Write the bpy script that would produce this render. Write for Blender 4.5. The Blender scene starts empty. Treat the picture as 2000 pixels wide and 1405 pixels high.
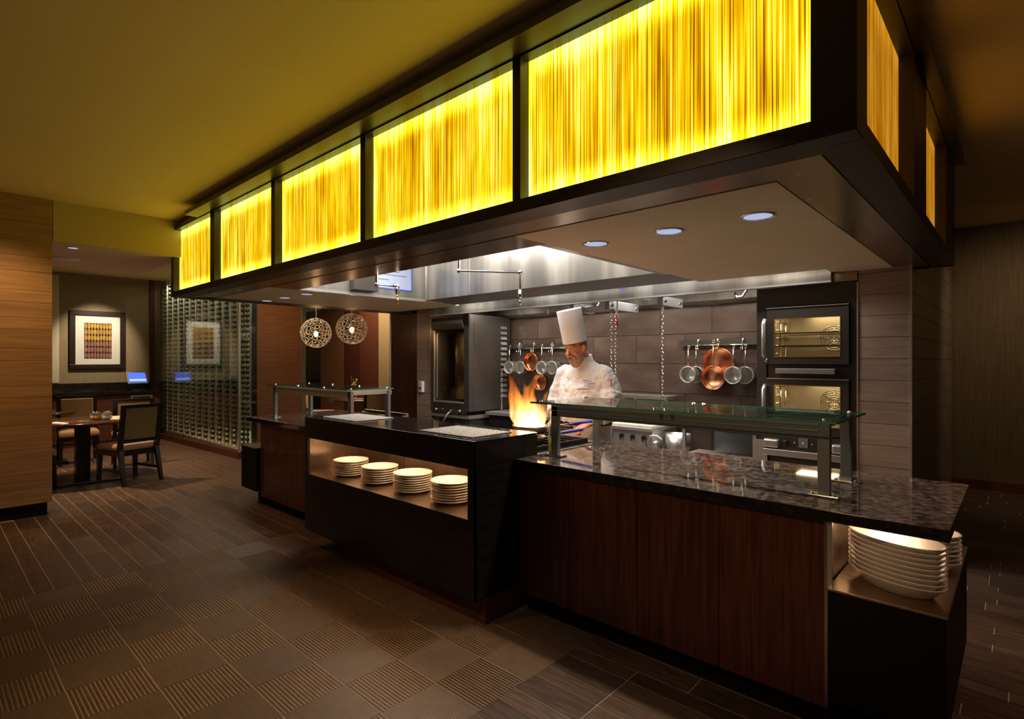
import bpy, bmesh, math, random
from mathutils import Vector, Matrix
R = random.Random(7)
PI = math.pi
sc = bpy.context.scene
C = sc.collection

# ---------------------------------------------------------------- camera, world, exposure
cam_d = bpy.data.cameras.new('camera'); cam = bpy.data.objects.new('camera', cam_d); C.objects.link(cam)
cam.location = (0, 0, 1.5); cam.rotation_euler = (PI/2, 0, 0.75)
cam_d.sensor_fit = 'HORIZONTAL'; cam_d.sensor_width = 36
cam_d.lens = 36*1076.457/2000
cam_d.shift_x = (1000-991.362)/2000; cam_d.shift_y = (703.934-702.5)/2000
cam_d.clip_start = 0.05; cam_d.clip_end = 100
sc.camera = cam
w = bpy.data.worlds.new('world'); sc.world = w; w.use_nodes = True
w.node_tree.nodes['Background'].inputs[0].default_value = (1.0, 0.74, 0.52, 1)
w.node_tree.nodes['Background'].inputs[1].default_value = 0.03
vs = sc.view_settings
sc.display_settings.display_device = 'sRGB'
vs.view_transform = 'Standard'; vs.look = 'None'; vs.gamma = 1; vs.use_curve_mapping = False
vs.exposure = 0.0
sc.cycles.use_denoising = True
try: sc.cycles.denoiser = 'OPENIMAGEDENOISE'
except Exception: pass
sc.cycles.max_bounces = 8; sc.cycles.diffuse_bounces = 4; sc.cycles.glossy_bounces = 5
sc.cycles.transmission_bounces = 8; sc.cycles.transparent_max_bounces = 12
sc.cycles.sample_clamp_indirect = 4.0; sc.cycles.blur_glossy = 1.0
sc.cycles.volume_step_rate = 1.0

def light(name, kind, loc, power, col=(1, .8, .58), aim=None, size=.1, size_y=None, spot=60, blend=.5):
    d = bpy.data.lights.new(name, kind); d.energy = power; d.color = col
    if kind == 'AREA':
        d.size = size
        if size_y: d.shape = 'RECTANGLE'; d.size_y = size_y
    else: d.shadow_soft_size = size
    if kind == 'SPOT': d.spot_size = math.radians(spot); d.spot_blend = blend
    o = bpy.data.objects.new(name, d); C.objects.link(o); o.location = loc
    if aim is not None:
        o.rotation_euler = (Vector(aim)-Vector(loc)).to_track_quat('-Z', 'Y').to_euler()
    return o
WARM = (1, .72, .42); NEUT = (1, .89, .76); WHITE = (1, .93, .84)
# exhaust hood lamps and the lamps of the hood on the back wall
light('hood_lamp', 'AREA', (-4.5, 3.2, 2.93), 36, WHITE, (-4.5, 3.2, 0), 1.3, .9)
light('hood_lamp', 'AREA', (-3.0, 3.2, 2.93), 34, WHITE, (-3.0, 3.2, 0), 1.3, .9)
for x in (-4.9, -4.0, -3.1, -2.2):
    light('wall_hood_lamp', 'AREA', (x, 5.45, 2.24), 10, NEUT, (x, 5.45, 0), .5, .2)
for x in (-5.2, -3.9, -2.6, -1.5):  # added fill lamps without fittings, to brighten the face of the wall hood
    light('hood_face_fill_light', 'AREA', (x, 4.90, 2.50), 15, WHITE, (x, 4.7, 0), .5, .06)
# spots of the dining-room ceiling, aimed where the photograph shows pools of light
light('ceiling_spot', 'SPOT', (-3.0, .0, 3.0), 120, (1, .62, .30), (-2.75, 1.25, 0), .05, spot=44, blend=.9)
light('ceiling_spot', 'SPOT', (-1.4, .2, 3.0), 60, (1, .78, .60), (-1.55, 1.5, 0), .05, spot=42, blend=.9)
light('ceiling_spot', 'SPOT', (-5.4, .9, 3.0), 60, (1, .60, .42), (-5.4, 1.5, 0), .05, spot=60, blend=1)
light('ceiling_spot', 'SPOT', (-1.2, -.6, 3.0), 120, (1, .62, .33), (-1.0, 2.44, 1.20), .04, spot=34, blend=.7)
light('ceiling_spot', 'SPOT', (-4.9, .4, 3.0), 55, (1, .62, .33), (-4.9, 2.4, .6), .04, spot=42, blend=.6)
light('wall_grazer', 'SPOT', (-6.1, -.35, 3.02), 70, (1, .58, .25), (-6.9, .25, 1.5), .04, spot=80, blend=.8)
light('wall_grazer', 'SPOT', (-6.1, .6, 3.02), 40, (1, .58, .25), (-6.9, .5, 1.2), .04, spot=80, blend=.9)
light('picture_lamp', 'SPOT', (-11.2, 2.3, 3.0), 150, (1, .84, .6), (-12.42, 2.25, 1.75), .04, spot=52, blend=.7)
light('dining_spot', 'SPOT', (-8.6, 1.3, 2.6), 260, (1, .68, .4), (-8.5, 1.6, .6), .05, spot=85, blend=.8)
light('dining_spot', 'SPOT', (-10.6, 2.6, 3.0), 240, (1, .68, .4), (-10.6, 2.5, .6), .05, spot=90, blend=.8)
light('aisle_spot', 'SPOT', (.9, 3.6, 3.0), 60, (1, .6, .4), (.35, 3.4, 0), .05, spot=60, blend=.9)
light('aisle_spot', 'SPOT', (.3, 7.0, 3.0), 60, (1, .75, .45), (0.1, 8.4, 1.5), .3, spot=110, blend=1)
light('far_room_lamp', 'AREA', (-10, 6.2, 2.9), 75, (1, .72, .42), (-10, 6.2, 0), 2.5, 1.2)
light('veneer_spot', 'SPOT', (-7.4, 3.6, 2.9), 55, (1, .66, .3), (-8.7, 3.9, 1.6), .05, spot=80, blend=.8)

# ---------------------------------------------------------------- materials
def _n(nt, typ, **kw):
    n = nt.nodes.new(typ)
    for k, v in kw.items():
        if k.startswith('i_'):
            key = k[2:]; n.inputs[int(key) if key.isdigit() else key.replace('_', ' ')].default_value = v
        else: setattr(n, k, v)
    return n
def mat(name, col, rough=.5, metal=0.0, col2=None, scale=(1, 1, 1), nscale=6, detail=4, bump=0.0, bscale=None,
        coat=0.0, spec=.5, rot=(0, 0, 0), trans=0.0, ior=1.45, emit=None, es=0.0, ramp=(.35, .65), rvar=0.0, objvar=0.0, aniso=0.0):
    m = bpy.data.materials.new(name); m.use_nodes = True; nt = m.node_tree; L = nt.links
    b = nt.nodes['Principled BSDF']
    b.inputs['Base Color'].default_value = (*col, 1); b.inputs['Roughness'].default_value = rough
    b.inputs['Metallic'].default_value = metal; b.inputs['IOR'].default_value = ior
    b.inputs['Specular IOR Level'].default_value = spec; b.inputs['Coat Weight'].default_value = coat
    b.inputs['Coat Roughness'].default_value = .08; b.inputs['Transmission Weight'].default_value = trans
    b.inputs['Anisotropic'].default_value = aniso
    if emit: b.inputs['Emission Color'].default_value = (*emit, 1); b.inputs['Emission Strength'].default_value = es
    if col2 or bump or rvar:
        tc = _n(nt, 'ShaderNodeTexCoord'); mp = _n(nt, 'ShaderNodeMapping')
        mp.inputs['Scale'].default_value = scale; mp.inputs['Rotation'].default_value = rot
        L.new(tc.outputs['Object'], mp.inputs[0])
        src = mp.outputs[0]
        if objvar:
            oi = _n(nt, 'ShaderNodeObjectInfo'); ad = _n(nt, 'ShaderNodeVectorMath', operation='MULTIPLY_ADD')
            cb = _n(nt, 'ShaderNodeCombineXYZ')
            for k in range(3): L.new(oi.outputs['Random'], cb.inputs[k])
            ad.inputs[1].default_value = (37, 23, 51); L.new(cb.outputs[0], ad.inputs[0]); L.new(src, ad.inputs[2]); src = ad.outputs[0]
        no = _n(nt, 'ShaderNodeTexNoise'); no.inputs['Scale'].default_value = nscale; no.inputs['Detail'].default_value = detail
        L.new(src, no.inputs['Vector'])
        if col2:
            cr = _n(nt, 'ShaderNodeValToRGB'); e = cr.color_ramp.elements
            e[0].position, e[1].position = ramp; e[0].color = (*col, 1); e[1].color = (*col2, 1)
            L.new(no.outputs['Fac'], cr.inputs[0])
            out = cr.outputs[0]
            if objvar:
                hs = _n(nt, 'ShaderNodeHueSaturation'); mr = _n(nt, 'ShaderNodeMapRange')
                mr.inputs['To Min'].default_value = 1-objvar; mr.inputs['To Max'].default_value = 1+objvar
                L.new(oi.outputs['Random'], mr.inputs[0]); L.new(mr.outputs[0], hs.inputs['Value']); L.new(out, hs.inputs['Color']); out = hs.outputs[0]
            L.new(out, b.inputs['Base Color'])
        if rvar:
            mr2 = _n(nt, 'ShaderNodeMapRange'); mr2.inputs['To Min'].default_value = max(.02, rough-rvar); mr2.inputs['To Max'].default_value = rough+rvar
            L.new(no.outputs['Fac'], mr2.inputs[0]); L.new(mr2.outputs[0], b.inputs['Roughness'])
        if bump:
            bp = _n(nt, 'ShaderNodeBump'); bp.inputs['Strength'].default_value = bump; bp.inputs['Distance'].default_value = .01
            L.new(no.outputs['Fac'], bp.inputs['Height']); L.new(bp.outputs[0], b.inputs['Normal'])
    return m
def emis(name, col, s):
    m = bpy.data.materials.new(name); m.use_nodes = True; nt = m.node_tree; nt.nodes.clear()
    e = _n(nt, 'ShaderNodeEmission'); e.inputs[0].default_value = (*col, 1); e.inputs[1].default_value = s
    o = _n(nt, 'ShaderNodeOutputMaterial'); nt.links.new(e.outputs[0], o.inputs[0]); return m

M = {}
M['frame'] = mat('dark_stained_wood', (.018, .010, .007), .38, col2=(.030, .017, .011), scale=(2, 2, 14), nscale=8, bump=.05)
M['walnut'] = mat('walnut_veneer', (.035, .007, .003), .36, col2=(.085, .024, .009), scale=(14, 14, .7), nscale=4, detail=8, bump=.03, objvar=.12, coat=.15)
M['red_wood'] = mat('red_brown_wood', (.07, .018, .010), .5, col2=(.11, .032, .016), scale=(3, 3, 20), nscale=4, bump=.03)
M['veneer'] = mat('horizontal_grain_veneer', (.13, .055, .022), .4, col2=(.21, .095, .038), scale=(1, 1, 28), nscale=3, detail=6, bump=.03)
M['granite'] = mat('polished_dark_granite', (.030, .020, .021), .045, col2=(.26, .185, .175), nscale=38, detail=8, ramp=(.42, .78), spec=.75, ior=1.6)
M['granite_edge'] = mat('granite_edge', (.010, .008, .009), .1, col2=(.03, .023, .026), nscale=40, ramp=(.5, .75))
M['black_tile'] = mat('black_stone_tile', (.009, .007, .006), .30, col2=(.016, .013, .011), nscale=5, scale=(1, 1, 6), bump=.02, objvar=.08)
M['black_base'] = mat('black_painted_base', (.006, .005, .005), .6, spec=.2)
M['bronze_steel'] = mat('bronze_toned_steel', (.40, .31, .23), .25, .95, rvar=.06, nscale=3, scale=(1, 12, 12), bump=.02)
M['steel'] = mat('brushed_steel', (.64, .62, .60), .32, .8, rvar=.05, nscale=2, scale=(1, 1, 30), bump=.015, aniso=.3)
M['hood_steel'] = mat('hood_steel', (.26, .25, .235), .30, .8, col2=(.52, .50, .47), rvar=.08, nscale=1.3, scale=(2.2, 2.2, .18), bump=.04, aniso=.4, ramp=(.42, .62))  # pale streaks in the colour imitate streaks of lamp light on the steel
M['dark_steel'] = mat('dark_steel', (.29, .30, .31), .40, .7, rvar=.05, nscale=2, scale=(1, 1, 20))
M['oven_black'] = mat('black_steel_enamel', (.050, .043, .038), .33, .3, spec=.5, rvar=.04, nscale=3)
M['rot_side'] = mat('grey_brown_sheet_steel', (.17, .155, .14), .36, .85, rvar=.05, nscale=1.5)
M['chrome'] = mat('chrome', (.75, .74, .72), .12, 1)
M['copper'] = mat('copper', (.85, .33, .16), .24, 1, col2=(.95, .46, .25), nscale=9, rvar=.05)
M['brass'] = mat('brass', (.75, .52, .22), .28, 1)
M['inside_steel'] = mat('pan_inside_steel', (.80, .78, .74), .28, .55)
M['wall_tile'] = mat('brown_porcelain_wall_tile', (.078, .053, .042), .30, col2=(.125, .088, .071), scale=(1.2, 1.2, 3), nscale=2.2, detail=6, bump=.02, objvar=.14)
M['col_tile'] = mat('brown_linear_wall_tile', (.27, .20, .16), .34, col2=(.35, .265, .215), scale=(1.5, 1.5, 18), nscale=2.5, detail=6, bump=.02, objvar=.1)
M['grout'] = mat('grey_grout', (.30, .25, .21), .8)
M['wall_grout'] = mat('brown_grout', (.05, .034, .026), .8)
M['floor_grout'] = mat('floor_grout', (.46, .34, .25), .8)
M['plank'] = mat('brown_porcelain_floor_plank', (.060, .034, .022), .38, col2=(.115, .070, .047), scale=(3, 26, 3), nscale=2.6, detail=7, bump=.05, objvar=.28)
M['rib'] = mat('ribbed_floor_tile', (.060, .033, .019), .42, col2=(.090, .051, .031), scale=(3, 20, 3), nscale=3, detail=5, objvar=.14)
M['rib_low'] = mat('ribbed_floor_tile_groove', (.26, .17, .105), .6, col2=(.32, .21, .13), nscale=12)
M['plaster'] = mat('warm_beige_plaster', (.66, .55, .40), .6, col2=(.70, .59, .43), nscale=2, bump=.02, bscale=30)
M['ceil'] = mat('cream_ceiling_paint', (.82, .68, .30), .85, col2=(.84, .70, .33), nscale=60, bump=.05)
M['fascia'] = mat('olive_fascia_paint', (.48, .38, .16), .85)
M['drop_ceil'] = mat('pinkish_ceiling_paint', (.85, .68, .54), .8)
M['oak'] = mat('oak_board', (.25, .135, .060), .5, col2=(.38, .225, .110), scale=(.9, .9, 16), nscale=2.6, detail=8, bump=.06, objvar=.10, ramp=(.3, .7))
M['dark_line'] = mat('dark_line', (.05, .02, .008), .6)
M['olive_wall'] = mat('olive_grasscloth', (.27, .205, .115), .8, col2=(.34, .26, .15), scale=(40, 40, 3), nscale=3, bump=.1)
M['right_wall'] = mat('brown_ribbed_wallpaper', (.13, .09, .048), .75, col2=(.19, .135, .075), scale=(60, 60, 1), nscale=3, bump=.1)
M['black_granite'] = mat('black_backsplash_granite', (.012, .010, .009), .08, col2=(.05, .035, .028), nscale=60, ramp=(.55, .75))
M['china'] = mat('white_china', (.80, .745, .70), .22, coat=.3)
M['cloth'] = mat('white_cotton', (.86, .86, .89), .85, bump=.15, nscale=60)
M['hat'] = mat('white_paper_toque', (.90, .89, .93), .8, bump=.1, nscale=40)
M['skin'] = mat('skin', (.62, .27, .17), .5, col2=(.70, .33, .22), nscale=12)
M['beard'] = mat('grey_ginger_beard', (.36, .24, .17), .8, col2=(.55, .42, .33), nscale=60, bump=.6)
M['hair'] = mat('cropped_hair', (.22, .13, .08), .8, bump=.4, nscale=80)
M['dark'] = mat('near_black', (.012, .011, .011), .5)
M['trouser'] = mat('dark_trousers', (.03, .03, .035), .8)
M['apron'] = mat('pale_apron', (.66, .60, .60), .85, bump=.2, nscale=8)
M['thread'] = mat('purple_thread', (.28, .12, .30), .7)
M['thread_dark'] = mat('dark_thread', (.10, .08, .10), .7)
M['red'] = mat('red_plastic', (.75, .05, .03), .4)
M['blue'] = mat('blue_silicone', (.02, .04, .50), .35)
M['iron'] = mat('cast_iron', (.02, .018, .017), .55, .4)
M['pan_steel'] = mat('pan_steel', (.45, .35, .28), .3, 1)
M['cream_fabric'] = mat('tan_upholstery', (.36, .22, .11), .85, col2=(.44, .28, .15), nscale=90, bump=.1)
M['olive_fabric'] = mat('olive_upholstery', (.16, .12, .045), .85, col2=(.21, .155, .06), nscale=120, bump=.15)
M['black_wood'] = mat('black_lacquered_wood', (.010, .006, .005), .3)
M['table_wood'] = mat('dark_table_top', (.05, .022, .012), .18, col2=(.08, .035, .018), scale=(1, 20, 1), nscale=3)
M['glass'] = mat('clear_glass', (.97, 1, .98), .0, trans=1, ior=1.45)
M['napkin'] = mat('white_napkin', (.78, .72, .64), .85)
M['amber'] = mat('amber_jar_content', (.60, .26, .03), .4)
M['white_pl'] = mat('white_plastic', (.75, .74, .73), .4)
M['paper'] = mat('white_mat_board', (.82, .80, .75), .8)
M['screen'] = emis('tablet_screen', (.10, .18, .85), 1.3)
M['screen_bar'] = emis('tablet_screen_bar', (.42, .55, 1.0), 1.5)
M['pebble'] = mat('pale_pebble', (.62, .58, .52), .4, col2=(.30, .27, .24), nscale=90)
M['pebble_bed'] = mat('dark_pebble_bed', (.10, .09, .08), .7)
M['oil'] = mat('yellow_oil', (.70, .60, .05), .05, trans=.6)
M['food'] = mat('roast_food', (.75, .36, .05), .45, col2=(.42, .16, .03), nscale=20, bump=.4)
M['lamp_ring'] = mat('white_acrylic_ring', (.90, .88, .88), .15, trans=.15)
M['bulb'] = emis('warm_bulb', (1, .50, .14), 26)
M['downlens'] = emis('downlight_lens', (.42, .50, .72), 1.0)
M['oven_lamp'] = emis('oven_lamp', (1, .84, .55), 14)
M['led'] = emis('led_strip', (1, .62, .34), 6)
M['leaf'] = mat('pale_orchid', (.75, .70, .30), .6)
M['bottle'] = mat('dark_green_bottle', (.030, .036, .018), .35, spec=.5)
M['foil'] = mat('gold_bottle_foil', (.72, .64, .46), .22, 1)
M['notice'] = mat('pale_blue_notice', (.50, .60, .85), .6)
M['blue_frame'] = mat('blue_notice_edge', (.10, .18, .65), .5)
M['folded'] = mat('folded_linen', (.55, .47, .38), .85)
M['wine_back'] = mat('wine_room_wall', (.10, .095, .06), .6, col2=(.15, .14, .095), nscale=3)

def thin_glass(name, tint, rough=0.0):
    m = bpy.data.materials.new(name); m.use_nodes = True; nt = m.node_tree; nt.nodes.clear(); L = nt.links
    tr = _n(nt, 'ShaderNodeBsdfTransparent'); tr.inputs[0].default_value = (*tint, 1)
    gl = _n(nt, 'ShaderNodeBsdfGlossy'); gl.inputs['Roughness'].default_value = rough
    fr = _n(nt, 'ShaderNodeFresnel'); fr.inputs[0].default_value = 1.5
    geo = _n(nt, 'ShaderNodeNewGeometry')
    mx = _n(nt, 'ShaderNodeMixShader'); out = _n(nt, 'ShaderNodeOutputMaterial')
    ior = _n(nt, 'ShaderNodeMapRange'); ior.inputs['To Min'].default_value = 1.5; ior.inputs['To Max'].default_value = 1/1.5
    L.new(geo.outputs['Backfacing'], ior.inputs[0]); L.new(ior.outputs[0], fr.inputs[0])
    L.new(fr.outputs[0], mx.inputs[0]); L.new(tr.outputs[0], mx.inputs[1]); L.new(gl.outputs[0], mx.inputs[2]); L.new(mx.outputs[0], out.inputs[0])
    return m
M['pane'] = thin_glass('window_pane', (.93, .97, .94))
M['guard_glass'] = thin_glass('green_tinted_glass', (.82, .91, .87))
M['glass_edge'] = mat('green_glass_edge', (.06, .25, .20), .1, emit=None)
M['dark_pane'] = thin_glass('smoked_glass', (.78, .74, .66))

def reed_mat(name, strength, top, seed):
    """backlit resin panel with reeds in it: it emits; colour varies from reed to reed, brighter along the edges where its lamps sit"""
    m = bpy.data.materials.new(name); m.use_nodes = True; nt = m.node_tree; nt.nodes.clear(); L = nt.links
    tc = _n(nt, 'ShaderNodeTexCoord'); 
    def noise(scale, ns, det, off=0):
        mp = _n(nt, 'ShaderNodeMapping'); mp.inputs['Scale'].default_value = scale; mp.inputs['Location'].default_value = (seed+off, seed*2, 0)
        n = _n(nt, 'ShaderNodeTexNoise'); n.inputs['Scale'].default_value = ns; n.inputs['Detail'].default_value = det; n.inputs['Roughness'].default_value = .6
        L.new(tc.outputs['Object'], mp.inputs[0]); L.new(mp.outputs[0], n.inputs['Vector']); return n.outputs['Fac']
    fine = noise((190, 190, 1.1), 1.0, 1.5); wide = noise((9, 9, 2.2), 1.0, 2, 9)
    cr = _n(nt, 'ShaderNodeValToRGB'); e = cr.color_ramp.elements
    e[0].position = .26; e[0].color = (.20, .06, .000, 1); e[1].position = .76; e[1].color = (1.0, .95, .25, 1)
    for p, cc in ((.35, (.45, .17, .0, 1)), (.44, (.68, .33, .001, 1)), (.53, (.80, .47, .002, 1)), (.64, (.88, .72, .01, 1))):
        x = e.new(p); x.color = cc
    ma = _n(nt, 'ShaderNodeMath', operation='MULTIPLY_ADD'); ma.inputs[1].default_value = .5
    L.new(wide, ma.inputs[0]); 
    ms = _n(nt, 'ShaderNodeMath', operation='MULTIPLY_ADD'); ms.inputs[1].default_value = 1.25; ms.inputs[2].default_value = -.37
    L.new(fine, ms.inputs[0]); L.new(ms.outputs[0], ma.inputs[2])
    # generated coordinates: distance from the lamp-lit edges of the panel
    sp = _n(nt, 'ShaderNodeSeparateXYZ'); L.new(tc.outputs['Generated'], sp.inputs[0])
    def edge(sock, width, amt):
        a = _n(nt, 'ShaderNodeMath', operation='SUBTRACT'); a.inputs[1].default_value = .5; L.new(sock, a.inputs[0])
        b = _n(nt, 'ShaderNodeMath', operation='ABSOLUTE'); L.new(a.outputs[0], b.inputs[0])
        r = _n(nt, 'ShaderNodeMapRange'); r.inputs['From Min'].default_value = .5-width; r.inputs['From Max'].default_value = .5
        r.inputs['To Max'].default_value = amt; r.interpolation_type = 'SMOOTHERSTEP'; L.new(b.outputs[0], r.inputs[0]); return r.outputs[0]
    ez = edge(sp.outputs[2], .22, 1.0); ex = edge(sp.outputs[0 if top else 1], .07, .8)
    mxx = _n(nt, 'ShaderNodeMath', operation='MAXIMUM'); L.new(ez, mxx.inputs[0]); L.new(ex, mxx.inputs[1])
    ad = _n(nt, 'ShaderNodeMath', operation='MULTIPLY_ADD'); ad.inputs[1].default_value = .16 if top else .04; L.new(mxx.outputs[0], ad.inputs[0]); L.new(ma.outputs[0], ad.inputs[2])
    L.new(ad.outputs[0], cr.inputs[0])
    st = _n(nt, 'ShaderNodeMath', operation='MULTIPLY_ADD'); st.inputs[1].default_value = strength*(.9 if top else .2); st.inputs[2].default_value = strength; L.new(mxx.outputs[0], st.inputs[0])
    # greenish cast at the bright edges
    mixc = _n(nt, 'ShaderNodeMix', data_type='RGBA'); mixc.blend_type = 'MULTIPLY'
    mr = _n(nt, 'ShaderNodeMath', operation='MULTIPLY'); mr.inputs[1].default_value = .8 if top else .1; L.new(mxx.outputs[0], mr.inputs[0]); L.new(mr.outputs[0], mixc.inputs[0])
    L.new(cr.outputs[0], mixc.inputs[6]); mixc.inputs[7].default_value = (.80, 1.0, 1.0, 1)
    if not top:
        m2 = _n(nt, 'ShaderNodeMix', data_type='RGBA'); m2.blend_type = 'MULTIPLY'; m2.inputs[0].default_value = 1; m2.inputs[7].default_value = (1, .60, .6, 1)
        L.new(mixc.outputs[2], m2.inputs[6]); mixc = m2
    em = _n(nt, 'ShaderNodeEmission'); L.new(mixc.outputs[2], em.inputs[0]); L.new(st.outputs[0], em.inputs[1])
    o = _n(nt, 'ShaderNodeOutputMaterial'); L.new(em.outputs[0], o.inputs[0]); return m

# ---------------------------------------------------------------- mesh builder
class MB:
    def __init__(s): s.v = []; s.f = []; s.mi = []; s.m = 0; s.smooth = []
    def face(s, idx, sm=False): s.f.append(idx); s.mi.append(s.m); s.smooth.append(sm)
    def box(s, x0, x1, y0, y1, z0, z1):
        b = len(s.v)
        s.v += [(x, y, z) for z in (z0, z1) for y in (y0, y1) for x in (x0, x1)]
        for q in ((0, 2, 3, 1), (4, 5, 7, 6), (0, 1, 5, 4), (2, 6, 7, 3), (0, 4, 6, 2), (1, 3, 7, 5)): s.face([b+i for i in q])
        return s
    def hexa(s, pts):
        b = len(s.v); s.v += [tuple(p) for p in pts]
        for q in ((0, 3, 2, 1), (4, 5, 6, 7), (0, 1, 5, 4), (1, 2, 6, 5), (2, 3, 7, 6), (3, 0, 4, 7)): s.face([b+i for i in q])
        return s
    def prism(s, poly, z0, z1, axis='z'):
        n = len(poly); b = len(s.v)
        def P(p, t):
            return {'z': (p[0], p[1], t), 'y': (p[0], t, p[1]), 'x': (t, p[0], p[1])}[axis]
        s.v += [P(p, z0) for p in poly]+[P(p, z1) for p in poly]
        s.face([b+i for i in range(n)][::-1]); s.face([b+n+i for i in range(n)])
        for i in range(n): s.face([b+i, b+(i+1) % n, b+n+(i+1) % n, b+n+i])
        return s
    def loft(s, rings, n=12, cap=True, closed=False):
        """rings: (center, rx, ry, axis u, axis v)"""
        b = len(s.v); k = len(rings)
        for c, rx, ry, U, W in rings:
            c = Vector(c)
            for i in range(n):
                a = 2*PI*i/n; s.v.append(tuple(c+U*(rx*math.cos(a))+W*(ry*math.sin(a))))
        for j in range(k-1 if not closed else k):
            j2 = (j+1) % k
            for i in range(n): s.face([b+j*n+i, b+j*n+(i+1) % n, b+j2*n+(i+1) % n, b+j2*n+i], True)
        if cap and not closed:
            s.face([b+i for i in range(n)][::-1]); s.face([b+(k-1)*n+i for i in range(n)])
        return s
    def tube(s, pts, r, n=8, cap=True, closed=False, flat=1.0):
        pts = [Vector(p) for p in pts]; rs = r if isinstance(r, (list, tuple)) else [r]*len(pts)
        rings = []; prev = None
        for i, p in enumerate(pts):
            if closed: t = pts[(i+1) % len(pts)]-pts[i-1]
            else: t = pts[min(i+1, len(pts)-1)]-pts[max(i-1, 0)]
            t.normalize()
            if prev is None:
                ref = Vector((0, 0, 1)) if abs(t.z) < .9 else Vector((1, 0, 0)); U = t.cross(ref).normalized()
            else:
                U = prev-t*prev.dot(t)
                U = U.normalized() if U.length > 1e-5 else t.orthogonal().normalized()
            prev = U; W = t.cross(U).normalized(); rings.append((p, rs[i], rs[i]*flat, U, W))
        return s.loft(rings, n, cap, closed)
    def cyl(s, a, b_, r, n=12, r2=None): return s.tube([a, b_], [r, r if r2 is None else r2], n)
    def lathe(s, prof, c=(0, 0, 0), axis='z', n=20, cap=True, sx=1, sy=1):
        ax = {'z': (Vector((1, 0, 0)), Vector((0, 1, 0)), Vector((0, 0, 1))), 'y': (Vector((1, 0, 0)), Vector((0, 0, 1)), Vector((0, -1, 0))), 'x': (Vector((0, 1, 0)), Vector((0, 0, 1)), Vector((1, 0, 0)))}[axis]
        c = Vector(c)
        return s.loft([(c+ax[2]*h, r*sx, r*sy, ax[0], ax[1]) for r, h in prof], n, cap)
    def torus(s, c, R_, r, U, W, n=16, m=6):
        c = Vector(c); return s.tube([c+U*(R_*math.cos(2*PI*i/n))+W*(R_*math.sin(2*PI*i/n)) for i in range(n)], r, m, closed=True)
    def sphere(s, c, r, n=12, k=8, sx=1, sy=1, sz=1):
        return s.loft([(Vector(c)+Vector((0, 0, -r*sz*math.cos(PI*j/k))), max(1e-4, r*sx*math.sin(PI*j/k)), max(1e-4, r*sy*math.sin(PI*j/k)), Vector((1, 0, 0)), Vector((0, 1, 0))) for j in range(k+1)], n)
    def mesh(s, name, mats, off=(0, 0, 0)):
        me = bpy.data.meshes.new(name)
        me.from_pydata([(v[0]-off[0], v[1]-off[1], v[2]-off[2]) for v in s.v], [], s.f)
        for m in (mats if isinstance(mats, (list, tuple)) else [mats]): me.materials.append(M[m] if isinstance(m, str) else m)
        me.polygons.foreach_set('material_index', s.mi); me.polygons.foreach_set('use_smooth', s.smooth)
        me.update(); return me
def BX(*a): return MB().box(*a)
def tag(o, label=None, cat=None, group=None, kind=None):
    if label: o['label'] = label
    if cat: o['category'] = cat
    if group: o['group'] = group
    if kind: o['kind'] = kind
    return o
def thing(name, label, cat, loc=(0, 0, 0), group=None, rz=0):
    o = bpy.data.objects.new(name, None); C.objects.link(o); o.location = loc; o.rotation_euler = (0, 0, rz); o.empty_display_size = .05

    return tag(o, label, cat, group)
def wloc(o):
    p = Vector((0, 0, 0))
    while o is not None: p += o.location; o = o.parent
    return p
def bev(o, wd, seg=2):
    m = o.modifiers.new('bevel', 'BEVEL'); m.width = wd; m.segments = seg; m.limit_method = 'ANGLE'; m.angle_limit = .6
    return o
def part(name, mb, mats, parent, local=False, bevel=0, label=None, kind=None):
    """mb in world coordinates unless local"""
    off = (0, 0, 0) if local else wloc(parent)
    o = bpy.data.objects.new(name, mb.mesh(name, mats, off)); C.objects.link(o); o.parent = parent
    if bevel: bev(o, bevel)
    if label: o['label'] = label
    if kind: o['kind'] = kind
    return o
def single(name, mb, mats, label, cat, loc=(0, 0, 0), group=None, bevel=0, local=False):
    o = bpy.data.objects.new(name, mb.mesh(name, mats, (0, 0, 0) if local else loc)); C.objects.link(o); o.location = loc
    if bevel: bev(o, bevel)
    return tag(o, label, cat, group)
def struct(name, mb, mats, loc=(0, 0, 0)):
    o = bpy.data.objects.new(name, mb.mesh(name, mats, loc)); C.objects.link(o); o.location = loc; o['kind'] = 'structure'; return o
def inst(me, name, loc, parent=None, rz=0):
    o = bpy.data.objects.new(name, me); C.objects.link(o); o.rotation_euler = (0, 0, rz)
    if parent: o.parent = parent; o.location = Vector(loc)-wloc(parent)
    else: o.location = loc
    return o
def dup(root, loc, rz=0, label=None, group=None):
    r = root.copy(); C.objects.link(r); r.location = loc; r.rotation_euler = (0, 0, rz)
    if label: r['label'] = label
    if group: r['group'] = group
    def rec(a, b):
        for ch in [x for x in a.children]:
            c = ch.copy(); C.objects.link(c); c.parent = b; rec(ch, c)
    rec(root, r); return r
s_, c_ = math.sin(.75), math.cos(.75)
def pix(x, y, z):
    d = -s_*x+c_*y; r = c_*x+s_*y
    if d < .2: return None
    return 991.36+1076.457*r/d, 703.93-1076.457*(z-1.5)/d

# ================================================================ the setting
CEIL = 3.06
floor = struct('floor', BX(-13, 2.2, -1.6, 9, -.12, -.0028), 'floor_grout')
struct('wall_kitchen_floor', BX(-6.6, -.62, 3.40, 5.95, -.008, .0), 'col_tile').name = 'floor_kitchen'
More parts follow.
